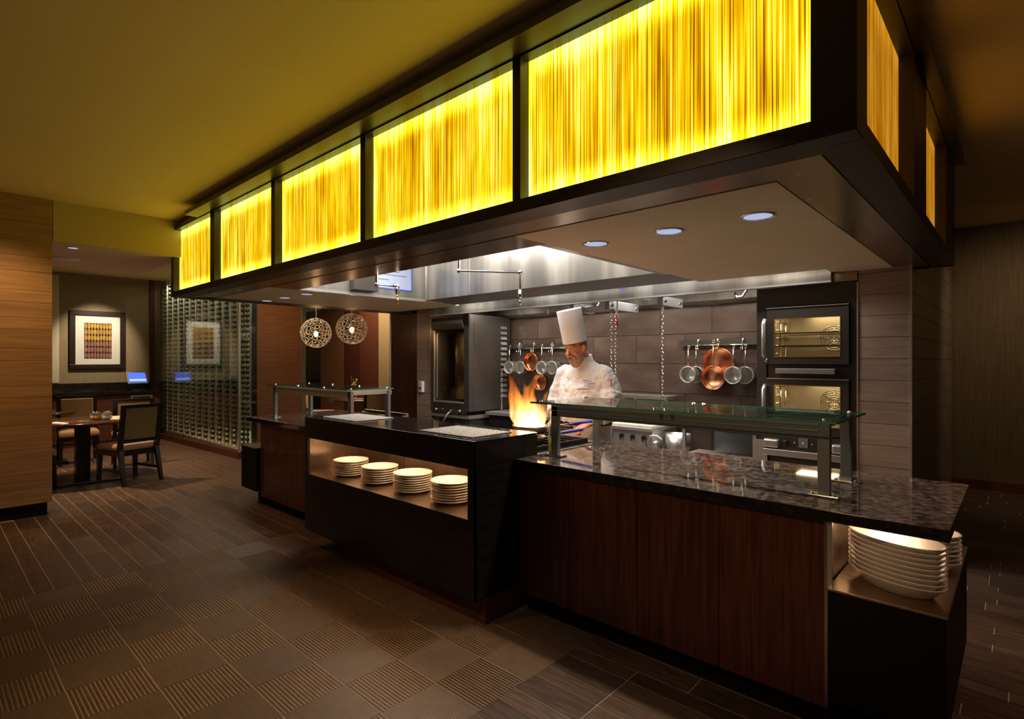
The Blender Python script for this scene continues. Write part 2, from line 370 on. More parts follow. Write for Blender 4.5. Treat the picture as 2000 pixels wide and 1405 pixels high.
# --- floor planks (rows 10 and 15 cm wide, running along the counter) and the inlay of ribbed tiles
def tile_mesh(name, lx, ly, m, h=.003, g=.0026):
    t = MB(); a = g; b = .0008
    x0, x1, y0, y1 = a, lx-a, a, ly-a
    t.v = [(x0, y0, -h), (x1, y0, -h), (x1, y1, -h), (x0, y1, -h), (x0, y0, -b), (x1, y0, -b), (x1, y1, -b), (x0, y1, -b),
           (x0+b, y0+b, 0), (x1-b, y0+b, 0), (x1-b, y1-b, 0), (x0+b, y1-b, 0)]
    for k in (0, 4):
        for i in range(4): t.face([k+i, k+(i+1) % 4, k+4+(i+1) % 4, k+4+i])
    t.face([8, 9, 10, 11]); return t.mesh(name, m)
pm = {}
def plank_mesh(l, wd):
    k = (round(l, 2), round(wd, 2))
    if k not in pm: pm[k] = tile_mesh('plank', l, wd, 'plank')
    return pm[k]
planks = []
ystart = -1.48; k = 0
IX0, IX1, IY1 = -4.63, -1.70, 2.45
y = ystart
while y < 8.35:
    wd = .10 if k % 2 == 0 else .15
    spans = [(-12.9, 2.1)]
    if y < IY1-.05: spans = [(-12.9, IX0), (IX1, 2.1)]
    elif y > 2.6: spans = [(-12.9, -5.75), (-.24 if y < 3.3 else -.61, 2.1)]
    for (a, b) in spans:
        x = a - R.choice([0, .15, .3, .45])
        if a == IX1: x = a
        if b == IX0:
            x = b-R.choice([.15, .3, .45, .6]); xs = [(x, b)]
            while x > a: xs.append((x-.6, x)); x -= .6
        else:
            xs = []; first = R.choice([.2, .35, .5, .6])
            while x < b:
                if x+first > a+.03: xs.append((max(x, a), x+first))
                x += first; first = .6
        for (p, q) in xs:
            cx, cy = (p+q)/2, y+wd/2
            if cx < -6.9 and cy < .85: continue          # behind the oak wall
            if cy > 3.6 and -8.7 > cx and cy < 4.45: continue
            if cx < -8.9 and 3.4 < cy < 5.2: continue
            u = pix(cx, cy, 0)
            if u is None or not (-300 < u[0] < 2700 and 700 < u[1] < 1700): continue
            dd = math.hypot(cx, cy); planks.append((dd, p, y, q-p, wd))
    y += wd; k += 1
planks.sort()
rest = MB()
for i, (dd, x, y, l, wd) in enumerate(planks):
    if i < 290: inst(plank_mesh(l, wd), 'plank', (x, y, 0), floor)
    else:
        g = .0035; rest.v += [(x+g, y+g, 0), (x+l-g, y+g, 0), (x+l-g, y+wd-g, 0), (x+g, y+wd-g, 0)]
        n = len(rest.v); rest.face([n-4, n-3, n-2, n-1])
part('plank', rest, 'plank', floor, kind='stuff')
TP = .2965
def ribbed(lx, ly, n, along_x, depth):
    """square tile whose top is cut by n grooves"""
    t = MB(); g = .0012; h = .003
    t.m = 1; t.box(g, lx-g, g, ly-g, -h, -depth); t.m = 0
    L_ = (ly if along_x else lx)-2*g; p = L_/n; rw = p*(.64 if along_x else .80)
    for i in range(n):
        a = g+i*p+(p-rw)/2; b = a+rw; c = .0012
        if along_x: q = [(g, a), (lx-g, a), (lx-g, b), (g, b)]; q2 = [(g, a+c), (lx-g, a+c), (lx-g, b-c), (g, b-c)]
        else: q = [(a, g), (b, g), (b, ly-g), (a, ly-g)]; q2 = [(a+c, g), (b-c, g), (b-c, ly-g), (a+c, ly-g)]
        k = len(t.v); t.v += [(x, y, -depth) for x, y in q]+[(x, y, 0) for x, y in q2]
        for j in range(4): t.face([k+j, k+(j+1) % 4, k+4+(j+1) % 4, k+4+j])
        t.face([k+4, k+5, k+6, k+7])
    return t.mesh('ribbed_tile', ['rib', 'rib_low'])
coarse = ribbed(TP-.001, TP-.001, 17, True, .0025)
fine = ribbed(TP-.001, TP-.001, 26, False, .0008)
nx = 10; px_ = (IX1-IX0)/nx
for i in range(nx):
    for j in range(-6, 7):
        x = IX0+i*px_; y = .463+j*TP
        if y > 2.4: continue
        # coarse ribs at (-3.78, .47), then every second tile
        ii = round((x+3.75)/px_)
        me = coarse if (ii+j) % 2 == 0 else fine
        u = pix(x+.15, y+.15, 0)
        if u is None or u[1] > 1600: continue
        inst(me, 'tile', (x, y, 0), floor)

struct('ceiling', MB().box(-6.9, 2.2, -1.6, 9, CEIL, CEIL+.1).box(-13, -6.9, -1.6, 9, CEIL, CEIL+.1), 'ceil')
# dropped ceiling over the dining tables with its olive fascia
o = struct('ceiling_dropped', MB().box(-8.72, -6.92, -1.6, 2.08, 2.66, CEIL), 'drop_ceil')
part('trim', BX(-6.92, -6.90, .91, 3.2, 2.66, CEIL), 'fascia', o)
# --- oak board wall
wl = struct('wall_left', BX(-7.2, -6.915, -1.6, .905, .122, CEIL), 'dark_line')
part('baseboard', BX(-7.18, -6.925, -1.55, .87, 0, .12), 'black_base', wl)
z = .125; r = 0
while z < CEIL-.01:
    h = R.choice([.115, .145, .18, .235]); h = min(h, CEIL-z)
    if CEIL-z-h < .06: h = CEIL-z
    cuts = [-1.6, R.uniform(-.75, -.1), .905] if r % 3 else [-1.6, R.uniform(-.6, .5), .905]
    for a, b in zip(cuts, cuts[1:]):
        part('plank', BX(-6.915, -6.9, a+.0012, b-.0012, z+.0012, z+h-.0012), 'oak', wl, bevel=.0015)
    z += h; r += 1
# --- wall with the picture
wp = struct('wall_far_left', BX(-12.6, -12.42, -1.6, 3.3, 0, CEIL), 'olive_wall')
struct('wall_beside_wine_room', MB().box(-12.6, -12.40, 3.10, 3.18, 0, CEIL), 'red_wood').name = 'trim_1'
# --- kitchen walls: tiled back wall, tiled end walls
def tiled(name, ax, a0, a1, fixed, z0, z1, th, tw, ph, m, grout, side, wall_mb, joint=.0025, stagger=.5, zoff=0.0):
    """wall with tiles on it; ax 'x': tiles face -y at y=fixed; ax 'y': tiles face side*x at x=fixed"""
    wobj = struct(name, wall_mb, grout); meshes = {}
    nrow = int((z1-zoff)/ph)+2
    for rr in range(-1, nrow):
        zb, zt = zoff+rr*ph, zoff+(rr+1)*ph
        if zt <= z0+.01 or zb >= z1-.01: continue
        zb = max(zb, z0); zt = min(zt, z1)
        a = a0-(tw*stagger*(rr % 2))
        while a < a1-.005:
            p, q = max(a, a0), min(a+tw, a1); a += tw
            if q-p < .02: continue
            key = (round(q-p, 3), round(zt-zb, 3))
            if key not in meshes:
                mb = MB(); l, h = key; j = joint/2
                if ax == 'x': mb.box(j, l-j, -th, 0, j, h-j)
                else: mb.box(-th if side < 0 else 0, 0 if side < 0 else th, j, l-j, j, h-j)
                meshes[key] = mb.mesh('tile', m)
            inst(meshes[key], 'tile', (p, fixed, zb) if ax == 'x' else (fixed, p, zb), wobj)
    return wobj
PH = .168
tiled('wall_kitchen_back', 'x', -6.2, -.9, 5.958, 0, 2.48, .008, .62, .34, 'wall_tile', 'wall_grout', 0, BX(-6.6, -.62, 5.958, 6.1, 0, 3.0), zoff=1.12-4*.34+.0, joint=.006)
tiled('wall_kitchen_right', 'y', 5.10, 8.38, -.608, 0, 2.9, .008, .60, PH, 'col_tile', 'grout', 1, joint=.0045, wall_mb=BX(-.94, -.608, 5.108, 8.4, 0, CEIL))
ob = bpy.data.objects['wall_kitchen_right']
for rr in range(0, 14):
    part('tile', BX(-.945, -.612, 5.10, 5.108, rr*PH+.0022, (rr+1)*PH-.0022), 'col_tile', ob)
part('trim', BX(-.612, -.598, 5.093, 5.108, 0, 2.3), 'steel', ob)
wk = struct('wall_kitchen_left', BX(-6.60, -6.27, 5.108, 6.1, 0, CEIL), 'grout')
for rr in range(0, 14):
    part('tile', BX(-6.60, -6.27, 5.10, 5.108, rr*PH+.0022, (rr+1)*PH-.0022), 'col_tile', wk)
part('trim', BX(-6.275, -6.262, 5.09, 5.108, 0, 2.3), 'steel', wk)
struct('wall_dark_panel', BX(-7.42, -6.61, 5.2, 5.3, 0, CEIL), 'walnut').name = 'wall_brown_panel'
struct('ceiling_kitchen', BX(-6.6, -.62, 4.9, 6.1, 2.52, 2.6), 'dark_steel')
# --- far wall behind the aisle, with base moulding
struct('wall_far_right', BX(-1.2, 2.2, 8.42, 8.6, 0, CEIL), 'right_wall')
struct('baseboard_far_right', BX(-.6, 2.2, 8.39, 8.42, 0, .11), 'red_wood')
struct('wall_right', BX(2.2, 2.3, 1.2, 9, 0, CEIL), 'right_wall')
# --- beyond the counters: veneered wall, far wall and panels
wv = struct('wall_veneer', BX(-8.9, -8.72, 3.62, 4.34, 0, CEIL), 'dark')
for i, (a, b) in enumerate(((3.62, 3.95), (3.953, 4.34))):
    part('panel', BX(-8.72, -8.70, a, b, 0, CEIL), 'veneer', wv)
struct('wall_far_back', BX(-19, -6, 8.6, 8.75, 0, CEIL), 'olive_wall')
fr = struct('wall_red_panels', BX(-13.0, -10.35, 7.02, 7.1, 0, CEIL), 'dark')
for a, b, m in ((-13.0, -11.9, 'veneer'), (-11.89, -11.2, 'walnut'), (-11.19, -10.42, 'red_wood')):
    part('panel', BX(a, b, 7.0, 7.02, 0, CEIL), m, fr)
part('trim', BX(-10.42, -10.36, 6.98, 7.02, 0, CEIL), 'red', fr).data.materials[0] = M['red_wood']
struct('wall_tan_post', BX(-10.36, -9.95, 6.95, 7.1, 0, CEIL), 'olive_wall').name = 'wall_tan_strip'
struct('wall_dark_strip', BX(-9.95, -9.3, 7.0, 7.1, 0, CEIL), 'walnut')

# ================================================================ wine room
wr = thing('wine_cabinet', 'glass-fronted wine room with steel racks full of bottles beside the veneered wall', 'wine cabinet', (-10.5, 3.5, 0))
gx0, gy0, gx1, gy1 = -12.40, 3.18, -8.70, 3.35
ang = math.atan2(gy1-gy0, gx1-gx0)
def gp(t, d=0): return (gx0+(gx1-gx0)*t-math.sin(ang)*d, gy0+(gy1-gy0)*t+math.cos(ang)*d)
def slab(t0, t1, d0, d1, z0, z1, mb=None):
    mb = mb or MB(); a, b, c, d = gp(t0, d0), gp(t1, d0), gp(t1, d1), gp(t0, d1)
    return mb.hexa([(*a, z0), (*b, z0), (*c, z0), (*d, z0), (*a, z1), (*b, z1), (*c, z1), (*d, z1)])
part('curb', slab(0, 1, -.02, .09, 0, .10), 'red_wood', wr)
part('curb', BX(-8.74, -8.68, 3.36, 3.62, 0, .10), 'red_wood', wr)
part('glass_pane', slab(.0, .995, 0, .012, .10, CEIL), 'pane', wr)
part('glass_pane', BX(-8.70, -8.69, 3.37, 3.62, .10, CEIL), 'pane', wr)
part('corner_post', slab(.992, 1.0, -.006, .025, .08, CEIL), 'steel', wr)
part('cabinet_floor', BX(-12.4, -8.74, 3.42, 4.5, 0, .11), 'plaster', wr)
part('back_wall', BX(-12.4, -8.9, 4.45, 4.52, 0, CEIL), 'wine_back', wr)
part('side_wall', BX(-12.42, -12.36, 3.3, 4.5, 0, CEIL), 'wine_back', wr)
light('wine_room_lamp', 'AREA', (-10.5, 3.55, 2.98), 42, (1, .84, .55), (-10.5, 3.72, 0), 3.2, .25)
light('wine_room_lamp', 'AREA', (-8.85, 3.50, 2.98), 8, (1, .92, .75), (-8.85, 3.5, 0), .2, .2)
rodm = MB().box(-.013, .013, -.013, .013, .12, CEIL).mesh('rod', 'steel')
bm_ = MB().lathe([(.001, .105), (.012, .10), (.014, .06), (.0115, .05), (.0115, .03), (.020, .012), (.027, -.02), (.027, -.05), (.001, -.05)], axis='y', n=8)
bm_.mi = [1 if i < 24 else 0 for i in range(len(bm_.f))]
bot_me = bm_.mesh('bottle', ['bottle', 'foil'])
spots = []
cols = 13
for i in range(cols):
    t = .05+.90*i/(cols-1)
    x, yv = gp(t, .12)
    for k in (-.035, .11): inst(rodm, 'rod', (x+k, yv+.05, 0), wr)
    for r_ in range(35): spots.append((x, yv, .19+.08*r_, -PI/2))
for i in range(cols-1):
    x, yv = gp(.05+.90*(i+.5)/(cols-1), .42)
    inst(rodm, 'rod', (x, yv+.05, 0), wr)
for r_ in range(35): spots.append((-8.80, 3.50, .19+.08*r_, -PI/2))
spots.sort(key=lambda q: (q[0] < -9.3, abs(q[2]-1.4)))
lab = 'dark wine bottle with gold foil lying neck-out in the glass wine room'
st = MB()
for i, (x, yv, zv, rz) in enumerate(spots):
    if i < 296:
        o = inst(bot_me, 'wine_bottle', (x, yv, zv), rz=rz); tag(o, lab, 'bottle', 'wine bottles in the wine room')
    else:
        b = len(st.v)
        for vtx in bot_me.vertices: st.v.append((vtx.co.x*math.cos(rz)-vtx.co.y*math.sin(rz)+x, vtx.co.x*math.sin(rz)+vtx.co.y*math.cos(rz)+yv, vtx.co.z+zv))
        for pl in bot_me.polygons: st.f.append([b+q for q in pl.vertices]); st.mi.append(pl.material_index); st.smooth.append(True)
o = bpy.data.objects.new('wine_bottles_beyond', st.mesh('wine_bottles_beyond', ['bottle', 'foil'])); C.objects.link(o)
tag(o, 'rest of the wine bottles stored behind the glass towards the picture wall', 'bottles', kind='stuff')

# ================================================================ canopy over the kitchen
X0, X1, Y0, Y1, ZB, ZT = -7.03, -.368, 1.967, 5.33, 2.21, 3.00
PB, PT = 2.272, 2.95
cn = thing('canopy', 'long dark wood canopy with glowing yellow reed panels hung over the open kitchen', 'canopy', (-3.7, 3.6, 2.21))
def cp(name, *a, m='frame', **k): return part(name, BX(*a), m, cn, **k)
TH = .10; RC = .062
cp('bottom_rail', X0, X1, Y0, Y0+TH, ZB, PB, bevel=.003); cp('top_rail', X0, X1, Y0, Y0+TH, PT, ZT)
ops = [(X0+.0, -7.05+.19)]; mull = [(-5.82, -5.71), (-4.46, -4.392), (-3.14, -3.081), (-1.80, -1.749)]
ends = [(X0, -6.95)]+mull+[(-.497, X1)]
for a, b in ends: cp('post', a, b, Y0, Y0+TH, PB, PT)
for i in range(5):
    a, b = ends[i][1], ends[i+1][0]
    part('light_panel', BX(a-.005, b+.005, Y0+RC, Y0+RC+.012, PB-.004, PT+.004), reed_mat('backlit_reed_resin_front_%d' % i, 1.4, True, 3.1*i), cn)
cp('side_rail', X1-TH, X1, Y0+TH, Y1, ZB, PB); cp('side_rail', X1-TH, X1, Y0+TH, Y1, PT, ZT)
sp_ = [(Y0+TH, 2.12), (3.22, 3.70), (4.62, Y1)]
for a, b in ((Y0+TH, 2.12), (3.21, 3.66), (4.72, Y1)): cp('post', X1-TH, X1, a, b, PB, PT)
for i, (a, b) in enumerate(((2.12, 3.21), (3.66, 4.72))):
    part('light_panel', BX(X1-RC-.012, X1-RC, a-.005, b+.005, PB-.004, PT+.004), reed_mat('backlit_reed_resin_side_%d' % i, .62, False, 7+2*i), cn)
cp('side_rail', X0, X0+TH, Y0+TH, Y1, ZB, ZT); cp('back_rail', X0, X1, Y1-.05, Y1, ZB, ZT)
cp('top_board', X0+.02, X1-.02, Y0+.02, Y1-.02, ZT-.02, ZT-.002)
cp('neck', X0+.22, X1-.1, Y0+.03, Y1, ZT, CEIL)
cp('cornice', -6.14, X1+.02, Y0-.13, Y0, 2.958, ZT); cp('cornice', X1, X1+.06, Y0, Y1, 2.958, ZT)
cp('light_baffle', X0+.1, X1-.1, Y0+.085, Y0+.10, ZB+.02, ZT-.02, m='black_base'); cp('light_baffle', X1-.10, X1-.085, Y0+.1, Y1-.05, ZB+.02, ZT-.02, m='black_base')  # unseen boards added behind the panels to stop their light leaking inward
# underside: dark wood border, bronze steel band, plaster soffits, steel lip round the hood
ZS = ZB+.002
def flat(name, x0, x1, y0, y1, m, z0=ZS, th=.03, **k): return part(name, BX(x0, x1, y0, y1, z0, z0+th), m, cn, **k)
flat('border', X0+TH, X1-TH, Y0+TH, 2.135, 'frame'); flat('border', -.50, X1-TH, 2.135, Y1-.05, 'frame')
flat('border', X0+TH, -6.90, 2.135, Y1-.05, 'frame')
part('steel_band', MB().hexa([(-6.9, 2.145, ZS+.004), (-.51, 2.145, ZS+.004), (-.716, 2.345, ZS+.004), (-6.7, 2.345, ZS+.004), (-6.9, 2.145, ZS+.03), (-.51, 2.145, ZS+.03), (-.716, 2.345, ZS+.03), (-6.7, 2.345, ZS+.03)]), 'bronze_steel', cn)
part('steel_band', MB().hexa([(-.51, 2.145, ZS+.004), (-.51, 5.28, ZS+.004), (-.716, 5.28, ZS+.004), (-.716, 2.345, ZS+.004), (-.51, 2.145, ZS+.03), (-.51, 5.28, ZS+.03), (-.716, 5.28, ZS+.03), (-.716, 2.345, ZS+.03)]), 'bronze_steel', cn)
flat('soffit_board', -2.13, -.716, 2.345, 4.85, 'plaster'); flat('soffit_board', -1.12, -.716, 4.85, 5.28, 'plaster')
flat('soffit_board', -6.72, -5.36, 2.345, 4.82, 'plaster'); flat('border', -6.9, -6.70, 2.345, 5.28, 'frame')

hd = thing('exhaust_hood', 'big stainless exhaust hood recessed in the canopy underside above the range', 'range hood', (-3.75, 3.4, 2.2))
HX0, HX1, HY0, HY1 = -5.32, -2.186, 2.634, 4.25
part('front_lip', BX(HX0-.04, HX1+.055, 2.345, HY0, ZS, ZS+.03), 'bronze_steel', hd)
part('side_lip', BX(HX0-.04, HX0, HY0, HY1, ZS, ZS+.03), 'steel', hd); part('side_lip', BX(HX1, HX1+.055, HY0, HY1, ZS, ZS+.03), 'steel', hd)
part('back_wall', MB().box(HX0, HX1, HY1-.001, HY1+.02, 2.235, 2.98), 'hood_steel', hd)
part('side_wall', BX(HX0-.02, HX0, HY0, HY1, ZS+.03, 2.98), 'hood_steel', hd); part('side_wall', BX(HX1, HX1+.02, HY0, HY1, ZS+.03, 2.98), 'hood_steel', hd)
part('front_wall', BX(HX0, HX1, HY0-.02, HY0, ZS+.03, 2.98), 'hood_steel', hd)
part('hood_top', BX(HX0, HX1, HY0, HY1, 2.96, 2.98), 'dark_steel', hd)
part('back_channel', MB().hexa([(HX0-.04, HY1, 2.244), (HX1+.05, HY1, 2.244), (HX1+.05, 4.76, 2.215), (HX0-.04, 4.76, 2.215), (HX0-.04, HY1, 2.30), (HX1+.05, HY1, 2.30), (HX1+.05, 4.76, 2.25), (HX0-.04, 4.76, 2.25)]), 'dark_steel', hd)
part('seam', BX(-4.55, -4.54, HY1-.003, HY1, 2.26, 2.95), 'steel', hd); part('seam', BX(-3.32, -3.312, HY1-.003, HY1, 2.26, 2.95), 'steel', hd)
part('corner_seam', BX(HX0, HX0+.008, HY1-.008, HY1, 2.25, 2.96), 'chrome', hd)
single('notice_sheet', BX(HX0+.001, HX0+.006, 3.44, 4.03, 2.33, 2.64), 'notice', 'pale blue printed notice stuck on the inner steel wall of the exhaust hood', 'notice', (HX0, 3.7, 2.4))
nb = bpy.data.objects['notice_sheet']
part('border', MB().box(HX0+.006, HX0+.008, 3.43, 3.45, 2.32, 2.65).box(HX0+.006, HX0+.008, 4.02, 4.04, 2.32, 2.65).box(HX0+.006, HX0+.008, 3.43, 4.04, 2.315, 2.33), 'blue_frame', nb)
part('print', MB().box(HX0+.006, HX0+.007, 3.52, 3.95, 2.56, 2.57).box(HX0+.006, HX0+.007, 3.52, 3.85, 2.52, 2.527).box(HX0+.006, HX0+.007, 3.52, 3.95, 2.48, 2.487).box(HX0+.006, HX0+.007, 3.52, 3.7, 2.42, 2.427), 'thread_dark', nb)
jb = single('junction_box', BX(HX0+.001, HX0+.10, 3.20, 3.50, 2.26, 2.46), 'rot_side', 'small steel junction box on the inner wall of the exhaust hood', 'box', (HX0, 3.35, 2.3), bevel=.004)
# hood on the back wall
h2 = thing('wall_exhaust_hood', 'long low stainless hood along the tiled back wall above the cooking line', 'range hood', (-3.7, 5.5, 2.14))
part('front_panel', BX(-6.2, -1.12, 5.02, 5.04, 2.145, 2.50), 'hood_steel', h2); part('end_panel', BX(-1.14, -1.12, 5.04, 5.95, 2.145, 2.5), 'hood_steel', h2)
part('lip', BX(-6.2, -1.12, 5.02, 5.08, 2.13, 2.145), 'steel', h2); part('end_filler', BX(-1.119, -.95, 5.09, 5.4, 2.135, 2.208), 'bronze_steel', h2)
part('back_panel', MB().hexa([(-6.2, 5.78, 2.14), (-1.14, 5.78, 2.14), (-1.14, 5.955, 2.10), (-6.2, 5.955, 2.10), (-6.2, 5.66, 2.45), (-1.14, 5.66, 2.45), (-1.14, 5.955, 2.45), (-6.2, 5.955, 2.45)]), 'hood_steel', h2)
part('hood_top', BX(-6.2, -1.12, 5.04, 5.95, 2.46, 2.5), 'steel', h2)
zc, xc = 2.262, -3.03
em = part('emblem', MB().prism([(xc-.07, zc), (xc, zc-.032), (xc+.07, zc), (xc, zc+.032)], 5.016, 5.0195, 'y'), 'blue_frame', h2, label='small blue diamond emblem')
part('emblem_lettering', MB().box(xc-.042, xc+.042, 5.0145, 5.0165, zc-.006, zc+.006), 'white_pl', em)
for x in (-4.3, -2.9): part('seam', BX(x, x+.006, 5.017, 5.02, 2.15, 2.5), 'dark_steel', h2)
# slanted channels under the wall hood, chains and pull rods
for (x, y, ln, lb) in ((-3.72, 5.07, .4, 'above the chef'), (-3.25, 5.07, .60, 'at the double chain'), (-2.63, 5.07, .42, 'nearest the ovens')):
    ch = thing('damper_bracket', 'dark steel bracket under the wall hood %s' % lb, 'bracket', (x, y, 2.06))
    part('channel', MB().box(x-.03, x+.03, y-.02, y+ln, 2.045, 2.14), 'dark_steel', ch, bevel=.004)
    part('bolt', MB().cyl((x+.03, y+.04, 2.09), (x+.042, y+.04, 2.09), .014, 8), 'chrome', ch); part('bolt', MB().cyl((x+.03, y+ln-.06, 2.09), (x+.042, y+ln-.06, 2.09), .014, 8), 'chrome', ch)
def chain(name, x, y, z0, z1, label, grp=None):
    t = MB(); n = int((z1-z0)/.036)
    for i in range(n):
        zc = z1-.018-i*.036
        U = Vector((1, 0, 0)) if i % 2 else Vector((0, 1, 0))
        t.tube([Vector((x, y, zc))+U*(.011*math.cos(2*PI*k/8))+Vector((0, 0, .021*math.sin(2*PI*k/8))) for k in range(8)], .0034, 4, closed=True)
    return single(name, t, 'chrome', label, 'chain', (x, y, z1), grp)
chain('steel_chain', -3.29, 5.2, 1.38, 2.05, 'thinner steel chain hanging beside the chef, nearer to him')
chain('steel_chain', -3.24, 5.2, 1.28, 2.05, 'steel chain with a red tag hanging beside the chef')
chain('steel_chain', -2.63, 5.1, 1.10, 2.05, 'lone long steel chain hanging before the tiles by the copper pans')
chain('steel_chain', -5.33, 5.6, .80, 1.35, 'short steel chain hanging behind the flame')
t = single('pull_rod', MB().cyl((-3.19, 5.16, 2.0), (-3.19, 5.16, 2.47), .008, 8), 'chrome', 'thin steel rod hanging from the wall hood beside the chef', 'rod', (-3.24, 5.16, 2.1))
tg = single('red_tag', MB().tube([(-3.19, 5.15, 2.0), (-3.185, 5.15, 1.95), (-3.18, 5.15, 1.90), (-3.175, 5.15, 1.86)], [.008, .009, .012, .006], 6), 'red', 'small red pull tag hanging on the rod beside the chef', 'tag', (-3.22, 5.15, 1.9))
single('pull_rod', MB().cyl((-4.06, 5.05, 2.04), (-4.06, 5.05, 2.30), .009, 8), 'chrome', 'thin steel rod hanging from the wall hood above the toque', 'rod', (-4.06, 5.05, 2.1))
single('tube_lamp', MB().box(-3.68, -3.34, 5.2, 5.28, 2.045, 2.11), 'steel', 'short steel lamp box under the wall hood beside the chef', 'lamp', (-3.5, 5.25, 2.05), bevel=.008)
for i, (x, lb) in enumerate(((-2.10, 'nearest the ovens'), (-3.78, 'above the chef'))):
    cp_ = MB().tube([(x, 5.62, 2.13), (x+.02, 5.55, 2.17), (x+.06, 5.5, 2.12), (x+.12, 5.48, 2.12), (x+.16, 5.48, 2.18), (x+.2, 5.5, 2.3)], .012, 7)
    single('coiled_conduit', cp_, 'chrome', 'bent steel conduit under the wall hood %s' % lb, 'pipe', (x, 5.5, 2.12))

# pot-filler pipes
def pipe(name, pts, label, r=.011):
    t = thing(name, label, 'pipe', pts[0])
    part('pipe', MB().tube(pts, r, 10), 'chrome', t)
    for p in pts[1:-1]: part('elbow', MB().sphere(p, r*1.75, 10, 6), 'chrome', t)
    e = Vector(pts[-1]); part('valve', MB().cyl(e+Vector((0, 0, .07)), e, .017, 10).cyl(e+Vector((0, 0, .005)), e-Vector((0, 0, .05)), .008, 8).box(e.x-.035, e.x+.03, e.y-.005, e.y+.005, e.z+.045, e.z+.055), 'chrome', t)
    return t
pipe('pot_filler', [(-3.32, 2.99, 2.968), (-3.32, 2.99, 2.222), (-2.99, 3.36, 2.218), (-2.99, 3.36, 2.00)], 'long swing-arm steel pot filler hanging under the exhaust hood by the chef')
pt = pipe('pot_filler', [(-4.05, 2.70, 2.968), (-4.05, 2.70, 2.15), (-3.98, 2.86, 2.145), (-3.98, 2.86, 2.08)], 'short steel pot filler with copper nozzle beside the junction box')
part('nozzle', MB().cyl((-3.98, 2.86, 2.05), (-3.975, 2.865, 1.985), .009, 8, .006), 'copper', pt, label='copper nozzle')

# recessed downlights in the soffit
def downlight(x, y, z, label, grp, r=.085, power=10, col=(1, .82, .6), lens='downlens', spot=95):
    t = thing('recessed_downlight', label, 'downlight', (x, y, z), grp)
    part('trim_ring', MB().lathe([(r-.018, -.004), (r, -.004), (r, .002), (r-.018, .002), (r-.018, -.004)], (x, y, z), n=24, cap=False), 'chrome', t)
    part('lens', MB().lathe([(.001, -.001), (r-.018, -.001), (r-.018, .0), (.001, .0)], (x, y, z), n=24), lens, t)
    light('downlight_lamp', 'SPOT', (x, y, z-.012), power, col, (x, y, 0), .03, spot=spot, blend=.6)
for x, lb in ((-.95, 'nearest the canopy corner'), (-1.42, 'middle of three'), (-1.90, 'nearest the exhaust hood')):
    downlight(x, 2.83, ZS, 'round recessed downlight in the soffit over the long counter, %s' % lb, 'soffit downlights over the long counter', power=40)
for x, lb in ((-5.62, 'nearest the exhaust hood'), (-6.13, 'middle of three'), (-6.6, 'farthest from the hood')):
    downlight(x, 2.86, ZS, 'recessed downlight in the soffit beyond the hood, %s' % lb, 'soffit downlights at the far end', r=.075, power=9)
downlight(-7.15, 1.10, 2.659, 'small recessed downlight in the dropped ceiling beside the oak wall', None, r=.06, power=10)
single('ceiling_speaker', MB().lathe([(.001, -.012), (.12, -.010), (.135, -.004), (.135, 0), (.001, 0)], (-7.95, 1.16, 2.659), n=24), 'white_pl', 'round white speaker in the dropped ceiling by the oak wall', 'speaker', (-7.95, 1.16, 2.659))

# ================================================================ counters
WX0, WX1, WY0, WY1 = -2.215, -.18, 2.437, 3.41
Vx, Vy, Vz = Vector((1, 0, 0)), Vector((0, 1, 0)), Vector((0, 0, 1))
def rounded_rect(x0, x1, y0, y1, r, n=6):
    out = []
    for cx, cy, a0 in ((x1-r, y1-r, 0), (x0+r, y1-r, PI/2), (x0+r, y0+r, PI), (x1-r, y0+r, 1.5*PI)):
        out += [(cx+r*math.cos(a0+PI/2*i/n), cy+r*math.sin(a0+PI/2*i/n)) for i in range(n+1)]
    return out
def slab_top(*a):
    m = MB().box(*a); m.mi = [1, 0, 1, 1, 1, 1]; return m
single('worktop', slab_top(WX0, WX1, WY0, WY1, .865, .91), ['granite', 'granite_edge'], 'long polished dark granite worktop carrying the glass guard and oil bottle', 'worktop', (-1.2, 2.9, .865), bevel=.003)
cb = thing('counter_cabinet', 'long walnut-fronted counter under the polished granite worktop', 'cabinet', (-1.4, 2.9, 0))
part('carcass', BX(WX0+.02, -.60, 2.49, 3.36, .10, .862), 'dark', cb)
for a, b in ((-2.20, -1.838), (-1.834, -1.412), (-1.408, -1.0), (-.997, -.575)):
    part('panel', BX(a, b, 2.468, 2.49, .115, .862), 'walnut', cb, bevel=.0015)
part('base', BX(WX0+.03, -.58, 2.55, 3.3, 0, .10), 'red_wood', cb)
part('toe_board', BX(WX0+.03, -.575, 2.53, 2.55, 0, .115), 'black_base', cb)
part('end_panel', BX(-.575, -.562, 2.47, 3.36, .115, .862), 'bronze_steel', cb)
part('edge_strip', BX(-.562, -.545, 2.462, 2.475, .60, .862), 'steel', cb)
bx = thing('plate_ledge', 'low black ledge with steel top at the worktop end holding oval platters', 'ledge', (-.37, 2.95, 0))
part('body', BX(-.555, -.19, 2.445, 3.43, .16, .596), 'black_base', bx, bevel=.002); part('base', BX(-.53, -.25, 2.55, 3.35, 0, .16), 'black_base', bx)
part('steel_top', BX(-.557, -.186, 2.437, 3.435, .596, .606), 'bronze_steel', bx, bevel=.0015)
light('ledge_led', 'AREA', (-.40, 2.95, .855), 2.0, (1, .66, .38), (-.40, 2.95, 0), .12, .75)
part('led_strip', BX(-.53, -.515, 2.52, 3.3, .855, .863), 'led', cb)
